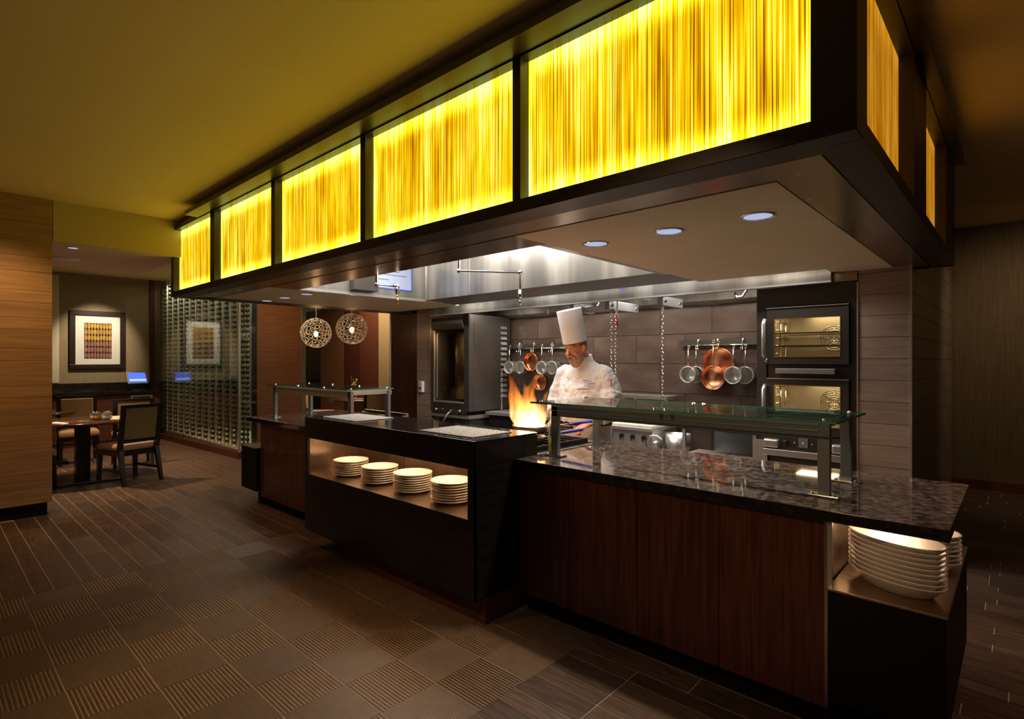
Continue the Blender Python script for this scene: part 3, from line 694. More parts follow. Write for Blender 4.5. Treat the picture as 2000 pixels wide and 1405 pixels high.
# --- left counter
single('worktop', slab_top(-5.93, -4.19, 2.36, 3.45, .865, .91), ['granite', 'granite_edge'], 'shorter dark granite worktop beyond the plate block, under the smaller glass guard', 'worktop', (-5, 2.9, .865), bevel=.003)
cb = thing('counter_cabinet', 'short walnut-fronted counter beyond the black plate block', 'cabinet', (-5, 2.9, 0))
part('carcass', BX(-5.64, -4.19, 2.42, 3.40, .10, .862), 'dark', cb)
for a, b in ((-5.665, -5.1), (-5.097, -4.56), (-4.557, -4.19)): part('panel', BX(a, b, 2.40, 2.42, .115, .862), 'walnut', cb, bevel=.0015)
part('base', BX(-5.62, -4.19, 2.48, 3.3, 0, .10), 'black_base', cb)
part('end_panel', BX(-5.68, -5.66, 2.40, 3.4, .115, .862), 'red_wood', cb)
bx = thing('plate_ledge', 'low black ledge with steel top at the far end of the counters', 'ledge', (-5.87, 2.9, 0))
part('body', BX(-6.07, -5.69, 2.36, 3.4, .16, .596), 'black_base', bx, bevel=.002); part('base', BX(-5.98, -5.72, 2.5, 3.3, 0, .16), 'black_base', bx)
part('steel_top', BX(-6.075, -5.685, 2.355, 3.41, .596, .606), 'bronze_steel', bx, bevel=.0015)
light('ledge_led', 'AREA', (-5.85, 2.9, .855), 1.2, (1, .66, .38), (-5.85, 2.9, 0), .1, .7)

# --- black tiled plate block with the lit niche
BX0, BX1, BY0, BY1, BZ = -4.19, -2.22, 2.12, 2.66, 1.047
bl = thing('plate_block', 'black stone tiled service block with a lit niche full of plate stacks', 'counter', (-3.2, 2.4, 0))
NZ0, NZ1, NX0, NX1 = .60, .885, -4.145, -2.285
part('niche_floor', BX(NX0, NX1, BY0+.004, 2.60, NZ0-.008, NZ0), 'bronze_steel', bl)
part('niche_back', BX(NX0, NX1, 2.60, 2.61, NZ0, NZ1), 'bronze_steel', bl); part('niche_ceiling', BX(NX0, NX1, BY0+.02, 2.60, NZ1, NZ1+.01), 'bronze_steel', bl)
part('niche_side', BX(NX0-.006, NX0, BY0+.02, 2.60, NZ0, NZ1), 'bronze_steel', bl); part('niche_side', BX(NX1, NX1+.006, BY0+.02, 2.60, NZ0, NZ1), 'bronze_steel', bl)
part('joint', BX(-3.53, -3.526, 2.597, 2.60, NZ0, NZ1), 'dark', bl)
part('core', MB().box(BX0+.01, BX1-.01, BY0+.015, BY1-.01, .15, NZ0-.01).box(BX0+.01, BX1-.01, BY0+.015, BY1-.01, NZ1+.011, BZ-.02).box(BX0+.01, BX1-.01, 2.612, BY1-.01, NZ0-.01, NZ1+.02).box(BX0+.01, NX0-.007, BY0+.015, BY1, NZ0-.01, NZ1+.02).box(NX1+.007, BX1-.01, BY0+.015, BY1, NZ0-.01, NZ1+.02), 'grout', bl)
J = .001
def bt(x0, x1, y0, y1, z0, z1): part('tile', BX(x0+J, x1-J, y0, y1, z0+J, z1-J), 'black_tile', bl, bevel=.001)
for i in range(4):     # front rows below the niche, then the band over it
    xa = BX0
    cuts = [BX0]+[BX0+.62*k-(.31 if i % 2 else 0) for k in range(1, 5) if BX0+.05 < BX0+.62*k-(.31 if i % 2 else 0) < BX1-.05]+[BX1]
    if i < 3:
        for a, b in zip(cuts, cuts[1:]): bt(a, b, BY0, BY0+.013, .15+.15*i, .15+.15*(i+1))
part('front_fascia', BX(BX0, BX1, BY0, BY0+.013, NZ1, BZ-.012), 'black_tile', bl)
bt(BX0, NX0, BY0, BY0+.013, NZ0, NZ1); bt(NX1, BX1, BY0, BY0+.013, NZ0, NZ1)
for i in range(6):     # end face
    cuts = [BY0+.013, BY1] if i % 2 else [BY0+.013, BY0+.30, BY1]
    z0 = .15+.15*i; z1 = min(z0+.15, BZ-.012)
    bt(BX1-.013, BX1, BY0, BY1, z0, z1) if True else None
part('top_slab', BX(BX0, BX1, BY0, BY1, BZ-.012, BZ), 'granite_edge', bl, bevel=.002)
part('red_base', BX(-3.75, BX1+.0, 2.20, 2.62, 0, .145), 'red_wood', bl)
light('niche_led', 'AREA', (-3.2, 2.33, NZ1-.012), 6, (1, .62, .33), (-3.2, 2.33, 0), 1.7, .05)
part('led_strip', BX(NX0+.05, NX1-.05, 2.30, 2.315, NZ1-.008, NZ1), 'led', bl)
# pebble insets on top
def pebbles(x0, x1, label):
    t = thing('pebble_tray', label, 'tray', ((x0+x1)/2, 2.36, BZ))
    part('bed', BX(x0, x1, 2.20, 2.54, BZ, BZ+.004), 'pebble_bed', t)
    rr = random.Random(int(-x0*10)); o = MB(); st = .0118
    ny = int(.34/st); nx_ = int((x1-x0)/st)
    for i in range(nx_):
        for j in range(ny):
            x = x0+st*(i+.5+.2*rr.uniform(-1, 1)); y = 2.20+st*(j+.5+.2*rr.uniform(-1, 1)); r = .0052*rr.uniform(.85, 1.15); b = len(o.v); z = BZ+.004
            for a in range(5): o.v.append((x+r*math.cos(a*1.2566), y+r*math.sin(a*1.2566), z))
            o.v.append((x, y, z+.006))
            for a in range(5): o.face([b+a, b+(a+1) % 5, b+5], True)
    part('pebbles', o, 'pebble', t, kind='stuff')
pebbles(-4.06, -3.57, 'pale pebble-filled tray set in the block top, farther one by the small guard')
pebbles(-2.82, -2.33, 'pale pebble-filled tray set in the block top, one nearer the flame')

# ================================================================ crockery
def plate_mesh(r, h):
    return MB().lathe([(.001, .004), (r*.55, .004), (r*.6, .0), (r*.66, .0), (r*.97, h-.006), (r, h-.003), (r*.995, h), (r*.95, h-.001), (r*.62, .008), (.001, .007)], n=32, cap=False).mesh('plate', 'china')
pl_ = plate_mesh(.135, .024)
ORD = ['', 'second', 'third', 'fourth', 'fifth', 'sixth', 'seventh', 'eighth', 'ninth', 'tenth']
names = ['stack farthest from the flame', 'second stack from the walnut counter', 'third stack from the walnut counter', 'stack nearest the glass guard']
for k, (x, n, dz) in enumerate(((-3.85, 7, .0165), (-3.456, 7, .0165), (-3.063, 8, .0155), (-2.66, 8, .0165))):
    for i in range(n):
        o = inst(pl_, 'plate', (x+R.uniform(-.003, .003), 2.33+R.uniform(-.003, .003), NZ0+.0005+i*dz)); o.rotation_euler.z = R.random()*6
        top = i == n-1
        tag(o, 'topmost round white plate of the %s in the lit niche' % names[k] if top else 'round white plate, %s from the top of the %s' % (ORD[n-1-i], names[k]), 'plate', 'round plates in the lit niche, '+names[k])
def platter_mesh():
    pr = [(.001, .006), (.6, .006), (.66, 0), (.72, .002), (.97, .046), (1.0, .050), (.985, .053), (.94, .050), (.70, .014), (.001, .012)]
    m = MB(); m.loft([((0, 0, h), (.185)*q, (.120)*q, Vx, Vy) for q, h in pr], 36, cap=False); return m.mesh('platter', 'china')
pf = platter_mesh()
for k, (x, y, n, a, nm) in enumerate(((-.365, 2.64, 9, -.5, 'front stack on the steel ledge'), (-.355, 3.0, 7, -.35, 'rear stack on the steel ledge'))):
    for i in range(n):
        o = inst(pf, 'oval_platter', (x, y, .6065+i*.0185)); o.rotation_euler.z = a+R.uniform(-.02, .02); o.scale = (1, .92, 1)
        top = i == n-1
        tag(o, 'topmost white oval platter of the %s' % nm if top else 'white oval platter, %s from the top of the %s' % (ORD[n-1-i], nm), 'platter', 'oval platters, '+nm)

# ================================================================ glass guards
def post(t, x, y, z0, z1, wx=.048, wy=.03, foot=True, taper=0):
    p = MB().box(x-wx/2, x+wx/2, y-wy/2, y+wy/2, z0, z1)
    o = part('post', p, 'dark_steel', t, bevel=.002)
    if foot:
        q = part('foot_plate', BX(x-.06, x+.06, y-.035, y+.035, z0, z0+.008), 'chrome', t, bevel=.002)
        for sx in (-.042, .042): part('bolt', MB().sphere((x+sx, y-.018, z0+.010), .009, 8, 4, sz=.7), 'chrome', q)
def glass_top(t, x0, x1, y0, y1, z, m='guard_glass'):
    g = part('glass_top', BX(x0, x1, y0, y1, z, z+.010), m, t)
    part('glass_edge', MB().box(x0, x1, y0-.001, y0, z, z+.010).box(x1, x1+.001, y0, y1, z, z+.010).box(x0, x1, y1, y1+.001, z, z+.01), 'glass_edge', g)
g = thing('glass_guard', 'long steel-framed glass sneeze guard on the polished worktop nearest the platters', 'sneeze guard', (-1.35, 2.9, .91))
for x, y in ((-.625, 2.69), (-2.10, 2.69), (-.62, 3.08), (-2.06, 3.08)): post(g, x, y, .91, 1.235)
part('bracket', MB().prism([(3.02, 1.235), (3.095, 1.235), (3.095, 1.0), (3.075, 1.0)], -.64, -.60, 'x'), 'dark_steel', g)
part('front_beam', MB().box(-2.12, -.645, 2.675, 2.70, 1.155, 1.232), 'dark_steel', g, bevel=.002)
part('beam_lip', MB().box(-2.12, -.645, 2.670, 2.675, 1.215, 1.232).box(-2.12, -.645, 2.668, 2.675, 1.190, 1.194), 'steel', g)
part('rear_beam', BX(-2.08, -.64, 3.075, 3.095, 1.20, 1.232), 'dark_steel', g)
for x in (-.63, -2.08): part('side_beam', BX(x-.012, x+.012, 2.70, 3.075, 1.205, 1.232), 'dark_steel', g)
glass_top(g, -1.35, -.545, 2.53, 3.10, 1.240); glass_top(g, -2.17, -1.354, 2.53, 3.10, 1.240)
for x in (-.60, -1.32, -1.38, -2.14):
    part('clip', MB().cyl((x, 2.60, 1.232), (x, 2.60, 1.256), .012, 10), 'chrome', g); part('clip', MB().cyl((x, 3.06, 1.232), (x, 3.06, 1.256), .014, 10), 'chrome', g)
g = thing('glass_guard', 'smaller glass sneeze guard on the far worktop below the ring globes', 'sneeze guard', (-4.95, 2.75, .91))
for x, y in ((-5.70, 2.56), (-4.235, 2.56), (-5.72, 2.96), (-4.235, 2.94)): post(g, x, y, .91, 1.228, wx=.05)
part('front_beam', BX(-5.70, -4.235, 2.545, 2.575, 1.165, 1.232), 'steel', g, bevel=.002)
part('side_beam', BX(-4.25, -4.222, 2.56, 2.94, 1.195, 1.232), 'steel', g, bevel=.002); part('side_beam', BX(-5.73, -5.70, 2.56, 2.94, 1.195, 1.232), 'steel', g); part('rear_beam', BX(-5.70, -4.235, 2.93, 2.95, 1.20, 1.232), 'dark_steel', g)
glass_top(g, -5.78, -4.20, 2.50, 2.98, 1.238)
for x in (-5.7, -5.2, -4.7, -4.24):
    for y in (2.56, 2.93): part('clip', MB().cyl((x, y, 1.232), (x, y, 1.256), .013, 10), 'chrome', g)

# oil bottle on the worktop
ob = thing('oil_bottle', 'slim clear glass bottle of yellow oil standing at the guard post', 'bottle', (-2.155, 2.74, .91))
cx, cy = -2.16, 2.735
part('glass_bottle', MB().lathe([(.001, 0), (.027, 0), (.028, .01), (.028, .15), (.022, .18), (.012, .20), (.011, .245), (.013, .25), (.001, .25)], (cx, cy, .911), n=16), 'glass', ob)
part('oil', MB().lathe([(.001, .006), (.024, .006), (.024, .11), (.001, .11)], (cx, cy, .911), n=14), 'oil', ob)
part('stopper', MB().lathe([(.001, .25), (.010, .25), (.013, .262), (.004, .285), (.001, .285)], (cx, cy, .911), n=10), 'chrome', ob)

# ================================================================ cooking range and pans
rg = thing('gas_range', 'gas range with black cast-iron grates behind the plate block and worktop', 'stove', (-2.75, 3.0, 0))
part('body', BX(-3.5, -2.30, 2.70, 3.38, 0, .875), 'steel', rg, bevel=.004)
part('top_plate', BX(-3.5, -2.225, 2.68, 3.40, .875, .905), 'steel', rg)
part('spill_tray', BX(-3.45, -2.26, 2.72, 3.34, .905, .909), 'iron', rg)
for gx in (-3.28, -2.88, -2.47):
    gr = MB()
    for k in range(7): gr.box(gx-.17, gx+.17, 2.76+.085*k-.007, 2.76+.085*k+.007, .925, .942)
    gr.box(gx-.185, gx-.165, 2.74, 3.30, .909, .940).box(gx+.165, gx+.185, 2.74, 3.30, .909, .940).box(gx-.01, gx+.01, 2.74, 3.30, .915, .938)
    part('grate', gr, 'iron', rg)
    for gy in (2.88, 3.16): part('burner', MB().lathe([(.001, 0), (.05, 0), (.045, .014), (.001, .016)], (gx, gy, .909), n=14), 'iron', rg)
def fry_pan(name, c, r, h, hd_dir, hl, m, label, grip='blue', tilt=0):
    t = thing(name, label, 'pan', c); c = Vector(c); d = Vector(hd_dir).normalized()
    part('bowl', MB().lathe([(.001, 0), (r*.74, 0), (r*.86, .008), (r, h), (r+.003, h), (r*.86, .004), (r*.76, -.004), (.001, -.004)], c+Vector((0, 0, .004)), n=28, cap=False), m, t)
    a = c+d*(r*.96)+Vector((0, 0, h*.8)); b = a+d*(hl*.45)+Vector((0, 0, .035)); e = a+d*hl+Vector((0, 0, .06))
    part('handle', MB().tube([a, a.lerp(b, .5)+Vector((0, 0, .004)), b], [.008, .008, .009], 8, flat=.6), 'pan_steel', t)
    part('grip', MB().tube([b, b.lerp(e, .5), e], [.012, .014, .012], 10, flat=.75), grip, t, label='blue sleeve' if grip == 'blue' else None)
    for k in (-1, 1): part('rivet', MB().sphere(a+Vector((0, 0, .008))+d.cross(Vz)*(.012*k), .006, 8, 4), 'chrome', t)
    return t
fry_pan('frying_pan', (-2.60, 3.04, .975), .135, .05, (.9, .42, .0), .34, 'pan_steel', 'frying pan full of flame with a blue handle grip held by the chef')
fry_pan('frying_pan', (-2.46, 2.86, .943), .11, .035, (.8, .6, .0), .26, 'pan_steel', 'second frying pan with blue grip resting on the grate by the worktop')

# flame: a hollow-looking burst of tongues, glowing gas inside one closed surface
def flame_mat():
    m = bpy.data.materials.new('burning_gas'); m.use_nodes = True; nt = m.node_tree; nt.nodes.clear(); L = nt.links
    tc = _n(nt, 'ShaderNodeTexCoord'); mp = _n(nt, 'ShaderNodeMapping'); mp.inputs['Scale'].default_value = (26, 26, 4.5)
    L.new(tc.outputs['Object'], mp.inputs[0]); no = _n(nt, 'ShaderNodeTexNoise'); no.inputs['Scale'].default_value = 1; no.inputs['Detail'].default_value = 3; no.inputs['Distortion'].default_value = .4
    L.new(mp.outputs[0], no.inputs['Vector'])
    sp = _n(nt, 'ShaderNodeSeparateXYZ'); L.new(tc.outputs['Object'], sp.inputs[0])
    hr = _n(nt, 'ShaderNodeMapRange'); hr.inputs['From Max'].default_value = .50; hr.inputs['To Min'].default_value = 0; hr.inputs['To Max'].default_value = 1; L.new(sp.outputs[2], hr.inputs[0])
    cr = _n(nt, 'ShaderNodeValToRGB'); e = cr.color_ramp.elements; e[0].color = (1, .62, .25, 1); e[1].color = (1, .16, .01, 1); e[1].position = .9
    x = e.new(.25); x.color = (1, .48, .12, 1); x = e.new(.5); x.color = (1, .27, .03, 1)
    L.new(hr.outputs[0], cr.inputs[0])
    nr = _n(nt, 'ShaderNodeMapRange'); nr.inputs['From Min'].default_value = .36; nr.inputs['From Max'].default_value = .68; nr.inputs['To Min'].default_value = .06; nr.inputs['To Max'].default_value = 1.6
    L.new(no.outputs['Fac'], nr.inputs[0])
    st = _n(nt, 'ShaderNodeMapRange'); st.inputs['From Max'].default_value = .46; st.inputs['To Min'].default_value = 42; st.inputs['To Max'].default_value = 3.5; st.interpolation_type = 'SMOOTHSTEP'; L.new(sp.outputs[2], st.inputs[0])
    mu = _n(nt, 'ShaderNodeMath', operation='MULTIPLY'); L.new(nr.outputs[0], mu.inputs[0]); L.new(st.outputs[0], mu.inputs[1])
    em = _n(nt, 'ShaderNodeEmission'); L.new(cr.outputs[0], em.inputs[0]); L.new(mu.outputs[0], em.inputs[1])
    o = _n(nt, 'ShaderNodeOutputMaterial'); L.new(em.outputs[0], o.inputs['Volume']); return m
M['flame'] = flame_mat()
fc = Vector((-2.60, 3.04, .985))
def P3(dx, dz, dy=0): return fc+Vector((dx*c_-dy*s_, dx*s_+dy*c_, dz))
fm = MB()
fm.tube([P3(0, .0), P3(-.01, .05), P3(-.02, .12), P3(-.015, .18), P3(.0, .26), P3(.01, .31)], [.09, .115, .10, .075, .035, .006], 14)
for pts, rs in ((((-.05, .03), (-.07, .12), (-.10, .22), (-.13, .33), (-.165, .44)), (.05, .055, .045, .028, .005)),
                (((-.03, .08), (-.03, .2), (.0, .3), (.03, .38), (.05, .46)), (.05, .045, .032, .02, .004)),
                (((.03, .03), (.06, .1), (.075, .17), (.10, .24), (.13, .31)), (.05, .045, .03, .018, .004)),
                (((-.08, .05), (-.12, .12), (-.13, .2), (-.15, .26), (-.16, .31)), (.04, .04, .03, .018, .004)),
                (((.05, .04), (.09, .09), (.11, .14), (.12, .19)), (.045, .03, .018, .004)),
                (((.0, .12), (-.02, .2), (-.04, .3), (-.05, .36)), (.05, .04, .02, .004))):
    fm.tube([P3(a, b, R.uniform(-.04, .04)) for a, b in pts], list(rs), 10)
fl = single('flame', fm, 'flame', 'tall orange and white burst of flame rising from the frying pan', 'flame', tuple(fc))
rm = fl.modifiers.new('join', 'REMESH'); rm.mode = 'VOXEL'; rm.voxel_size = .008
sm_ = fl.modifiers.new('smooth', 'SMOOTH'); sm_.iterations = 3
light('flame_light', 'POINT', tuple(fc+Vector((-.02, 0, .14))), 5, (1, .45, .14), size=.08)
fl.visible_shadow = True

# ================================================================ ovens at the end of the cooking line
oc = thing('oven_cabinet', 'tall black steel cabinet beside the tiled end wall, housing two ovens', 'cabinet', (-1.33, 5.4, 0))
def ocp(n_, *a, m='oven_black', **k): return part(n_, BX(*a), m, oc, **k)
OX0, OX1 = -1.72, -.945
ocp('side_panel', OX0, -1.64, 5.10, 5.9, 0, 2.13); ocp('side_panel', -1.0, OX1, 5.10, 5.9, 0, 2.13); ocp('top_panel', -1.64, -1.0, 5.10, 5.9, 1.965, 2.13)
ocp('edge_strip', -.955, OX1, 5.092, 5.10, .0, 2.12, m='steel'); ocp('middle_panel', -1.64, -1.0, 5.12, 5.2, 1.33, 1.46); ocp('back_panel', -1.64, -1.0, 5.85, 5.9, 0, 1.965)
ocp('lower_panel', -1.64, -1.0, 5.13, 5.2, 0, .865)
hb = ocp('bar_handle', -1.555, -1.10, 5.06, 5.10, 1.385, 1.43, m='dark_steel', bevel=.005)
def oven(z0, z1, wz0, wz1, label):
    t = thing('oven', label, 'oven', (-1.32, 5.1, z0))
    part('door_frame', MB().box(-1.63, -1.005, 5.075, 5.10, z0, wz0).box(-1.63, -1.005, 5.075, 5.10, wz1, z1).box(-1.63, -1.565, 5.075, 5.10, wz0, wz1).box(-1.065, -1.005, 5.075, 5.10, wz0, wz1), 'oven_black', t, bevel=.002)
    part('door_trim', MB().box(-1.63, -1.005, 5.07, 5.075, z1-.006, z1), 'steel', t)
    part('window_trim', MB().box(-1.567, -1.563, 5.072, 5.078, wz0, wz1).box(-1.067, -1.063, 5.072, 5.078, wz0, wz1).box(-1.565, -1.065, 5.072, 5.078, wz0-.003, wz0+.002).box(-1.565, -1.065, 5.072, 5.078, wz1-.002, wz1+.003), 'brass', t)
    part('window', BX(-1.565, -1.065, 5.085, 5.09, wz0, wz1), 'dark_pane', t)
    cv = MB(); a, b, y0, y1, zz0, zz1 = -1.60, -1.03, 5.10, 5.60, z0+.03, z1-.02
    k = 0; cv.v = [(a, y0, zz0), (b, y0, zz0), (b, y1, zz0), (a, y1, zz0), (a, y0, zz1), (b, y0, zz1), (b, y1, zz1), (a, y1, zz1)]
    for q in ((0, 1, 2, 3), (4, 7, 6, 5), (3, 2, 6, 7), (0, 3, 7, 4), (1, 5, 6, 2)): cv.face(list(q))
    part('cavity', cv, 'inside_steel_matt', t)
    rk = MB()
    for zz in ((wz0+.09, wz0+.20) if z0 > 1.4 else (wz0+.05,)):
        for k in range(26): rk.box(-1.585+.0215*k, -1.581+.0215*k, 5.14, 5.56, zz, zz+.004)
        rk.box(-1.59, -1.04, 5.14, 5.148, zz-.002, zz+.008).box(-1.59, -1.04, 5.56, 5.568, zz-.002, zz+.008)
    part('rack', rk, 'chrome', t)
    fy = 5.592; fz = (wz0+wz1)/2+.01
    fn = MB()
    for r_ in (.03, .05, .07, .09, .11): fn.torus((-1.22, fy, fz), r_, .0032, Vx, Vz, 24, 4)
    for k in range(8): fn.cyl((-1.22, fy, fz), (-1.22+.11*math.cos(k*PI/4), fy, fz+.11*math.sin(k*PI/4)), .003, 4)
    part('fan_guard', fn, 'chrome', t)
    sg = MB()
    for k in range(5): sg.cyl((-1.592, 5.15, wz0+.03+.07*k), (-1.592, 5.56, wz0+.03+.07*k), .005, 6)
    sg.cyl((-1.585, 5.3, z0+.04), (-1.585, 5.3, z1-.03), .007, 6).cyl((-1.585, 5.45, z0+.04), (-1.585, 5.45, z1-.03), .007, 6)
    part('side_runners', sg, 'chrome', t)
    hd_ = part('handle', MB().tube([(-1.64, 5.06, wz0-.02), (-1.64, 5.025, wz0+.02), (-1.64, 5.025, wz1-.04), (-1.64, 5.06, wz1)], [.014, .016, .016, .014], 10), 'steel', t)
    part('hinge', MB().sphere((-1.63, 5.07, z0+.035), .018, 10, 6), 'chrome', t)
    light('oven_lamp', 'AREA', (-1.3, 5.36, z1-.03), 3.6, (1, .84, .56), (-1.3, 5.36, 0), .3, .2)
    return t
M['inside_steel_matt'] = mat('oven_lining', (.55, .48, .36), .34, .75, rvar=.06, nscale=4)
oven(1.465, 1.955, 1.53, 1.855, 'upper wall oven with two wire racks glowing behind its glass door')
oven(.875, 1.345, .95, 1.285, 'lower wall oven, one bright wire rack behind glass, below the bar handle')
ck = thing('control_drawer', 'steel-edged warming unit with knob and switch under the lower oven', 'appliance', (-1.32, 5.05, .45))
part('control_panel', BX(-1.64, -1.0, 5.07, 5.12, .735, .865), 'oven_black', ck)
part('corner_cap', BX(-1.645, -1.52, 5.03, 5.09, .745, .82), 'steel', ck, bevel=.015); part('corner_cap', BX(-1.12, -1.0, 5.03, 5.09, .745, .82), 'steel', ck, bevel=.015)
part('rail', MB().box(-1.645, -1.0, 5.03, 5.06, .68, .735), 'steel', ck, bevel=.004); part('leg', BX(-1.645, -1.61, 5.03, 5.06, .30, .68), 'steel', ck); part('leg', BX(-1.03, -1.0, 5.03, 5.06, .30, .68), 'steel', ck)
part('body', BX(-1.60, -1.04, 5.06, 5.1, .0, .68), 'oven_black', ck)
part('foot', BX(-1.645, -1.0, 5.03, 5.06, 0, .30), 'steel', ck)
kn = part('knob', MB().lathe([(.001, 0), (.022, 0), (.018, .025), (.001, .027)], (-1.47, 5.07, .80), 'y', 14), 'dark', ck); part('switch_plate', BX(-1.37, -1.30, 5.062, 5.07, .765, .845), 'dark_steel', ck)
for x in (-1.40, -1.335, -1.265): part('button', MB().sphere((x, 5.062, .80), .008, 8, 5), 'chrome', ck)
single('kick_panel', MB().box(-1.72, -1.648, 5.06, 5.10, .45, .80), 'steel', 'brushed steel upright beside the warming unit below the ovens', 'panel', (-1.69, 5.08, .45))
bpy.data.objects['kick_panel'].location.z = .45

# ---- cooking line along the back wall
gd = thing('griddle', 'steel countertop griddle with black knobs below the tiled wall beside the chef', 'griddle', (-3.0, 5.3, 0))
part('body', BX(-3.30, -2.72, 5.06, 5.6, .60, .78), 'steel', gd, bevel=.004); part('top_plate', BX(-3.32, -2.70, 5.02, 5.6, .78, .815), 'steel', gd, bevel=.006)
part('rib_grate', MB().box(-3.26, -2.76, 5.12, 5.5, .815, .822), 'folded', gd); part('stand', BX(-3.30, -2.72, 5.1, 5.6, 0, .60), 'dark_steel', gd)
for k in range(4):
    part('knob', MB().lathe([(.001, 0), (.024, 0), (.02, .03), (.001, .032)], (-3.2+.13*k, 5.06, .71), 'y', 12).box(-3.205+.13*k, -3.195+.13*k, 5.02, 5.03, .67, .73), 'dark', gd)
mx_ = thing('round_steel_pot', 'round steel pot with a bright ring rim beside the griddle', 'pot', (-2.60, 5.15, .50))
part('body', MB().lathe([(.001, 0), (.12, 0), (.125, .25), (.118, .25), (.11, .01), (.001, .01)], (-2.56, 5.3, .50), n=24, cap=False), 'steel', mx_)
part('ring', MB().torus((-2.66, 5.0, .66), .09, .012, Vx, Vz, 24, 8), 'chrome', mx_); part('stand', BX(-2.64, -2.46, 5.2, 5.4, 0, .50), 'dark_steel', mx_); part('hub', MB().lathe([(.001, 0), (.05, 0), (.03, .03), (.001, .03)], (-2.66, 5.02, .66), 'y', 16), 'steel', mx_)
bc = thing('back_counter', 'dark-topped steel counter with open shelf between griddle and ovens', 'counter', (-2.2, 5.4, 0))
part('top', BX(-2.41, -1.72, 5.06, 5.95, .84, .88), 'black_granite', bc); part('shelf', BX(-2.41, -1.72, 5.12, 5.9, .50, .53), 'steel', bc); part('back', BX(-2.41, -1.72, 5.85, 5.9, .0, .84), 'dark_steel', bc)
for x in (-2.41, -1.75): part('leg', BX(x, x+.03, 5.08, 5.11, 0, .84), 'steel', bc)
part('front_rail', BX(-2.41, -1.72, 5.055, 5.06, .865, .88), 'steel', bc)
mt = MB().box(-.17, .17, -.13, .13, 0, .022).mesh('folded_linen', 'folded')
for k, (x, zz) in enumerate(((-2.22, .5302), (-2.22, .554), (-2.22, .578), (-1.86, .5302), (-1.86, .554), (-1.86, .578))):
    o = inst(mt, 'folded_linen', (x, 5.28, zz)); tag(o, '%s flat folded linen of the pile %s under the dark counter' % (('bottom', 'middle', 'top')[k % 3], 'nearer the griddle' if x < -2.1 else 'nearer the ovens'), 'linen', 'folded linen on the back shelf, pile '+('one' if x < -2.1 else 'two'))
rs_ = thing('wall_shelf', 'steel table shelf with uprights along the tiles behind the chef', 'shelf', (-3.3, 5.75, .85))
part('top', BX(-3.95, -2.84, 5.60, 5.9, 1.065, 1.10), 'steel', rs_)
for x in (-3.7, -3.4, -3.25, -2.87): part('upright', BX(x, x+.03, 5.62, 5.65, .0, 1.065), 'steel', rs_)
part('lower_shelf', BX(-3.95, -2.84, 5.6, 5.9, .86, .88), 'dark_steel', rs_)
rs2 = thing('steam_table', 'long steel ledge and cabinet line behind the flame, below the hanging pans', 'counter', (-4.6, 5.7, 0))
part('ledge', BX(-5.40, -4.1, 5.35, 5.9, .755, .795), 'steel', rs2); part('cabinet', BX(-5.40, -4.1, 5.42, 5.9, 0, .755), 'dark', rs2)

# ---- hanging pans
def rail(x0, x1, lb):
    t = thing('pan_rail', 'flat steel rail fixed to the tiles holding hooks and pans, %s' % lb, 'rail', ((x0+x1)/2, 5.93, 1.70))
    part('bar', BX(x0, x1, 5.90, 5.906, 1.67, 1.725), 'rot_side', t)
    for x in (x0+.05, x1-.05): part('bracket', BX(x-.01, x+.01, 5.906, 5.958, 1.68, 1.70), 'steel', t)
    part('rod', MB().cyl((x0, 5.88, 1.665), (x1, 5.88, 1.665), .005, 8), 'chrome', t)
    return t
rail(-2.84, -1.73, 'near the ovens'); rail(-5.48, -4.35, 'behind the flame')
def hook(x, lb, g):
    return single('steel_hook', MB().tube([(x, 5.895, 1.70), (x, 5.893, 1.745), (x, 5.87, 1.745), (x, 5.865, 1.70), (x, 5.862, 1.63), (x, 5.845, 1.60), (x, 5.815, 1.61), (x, 5.81, 1.635)], .006, 7), 'chrome', 'S-shaped steel hook on the rail %s' % lb, 'hook', (x, 5.87, 1.70), g)
def saucepan(x, zc, r, dp, y, m, mi, label, hl=.2, cat='saucepan', hand='chrome', name='saucepan'):
    """hangs by its handle, opening towards the dining side"""
    t = thing(name, label, cat, (x, y, zc+r+hl))
    part('bowl', MB().lathe([(.001, 0), (r*.93, 0), (r, .012), (r, dp), (r+.004, dp+.002)], (x, y+dp*.5, zc), 'y', 28, cap=False), m, t)
    part('inside', MB().lathe([(.001, .005), (r*.91, .005), (r*.975, .015), (r*.975, dp)], (x, y+dp*.5, zc), 'y', 28, cap=False), mi, t)
    part('rim', MB().torus((x, y-dp*.5, zc), r, .0045, Vx, Vz, 28, 6), mi, t)
    part('handle', MB().tube([(x, y-dp*.35, zc+r), (x, y-dp*.35, zc+r+hl*.3), (x, y-dp*.3, zc+r+hl*.9)], [.008, .013, .010], 8, flat=.5), hand, t)
    part('ring', MB().torus((x, y-dp*.3, zc+r+hl), .014, .004, Vx, Vz, 12, 6), hand, t)
    return t
P_ = [(-2.645, 1.345, 'dented-light steel saucepan hanging outermost beside the copper pans, nearer the chain', 5.76), (-2.60, 1.345, 'steel saucepan tucked behind the outermost one beside the copper pans', 5.86),
      (-2.16, 1.345, 'steel saucepan hanging between the copper pans and the ovens', 5.76), (-2.075, 1.345, 'steel saucepan tucked behind another, nearest the ovens', 5.86)]
for x, z, lb, y in P_: saucepan(x, z, .086, .12, y, 'steel', 'inside_steel', lb.replace('dented-light ', 'bright '), .21)
saucepan(-2.37, 1.46, .17, .05, 5.88, 'copper', 'copper', 'large shallow copper pan hanging behind the small one near the ovens', .06, 'pan', 'brass', 'copper_pan')
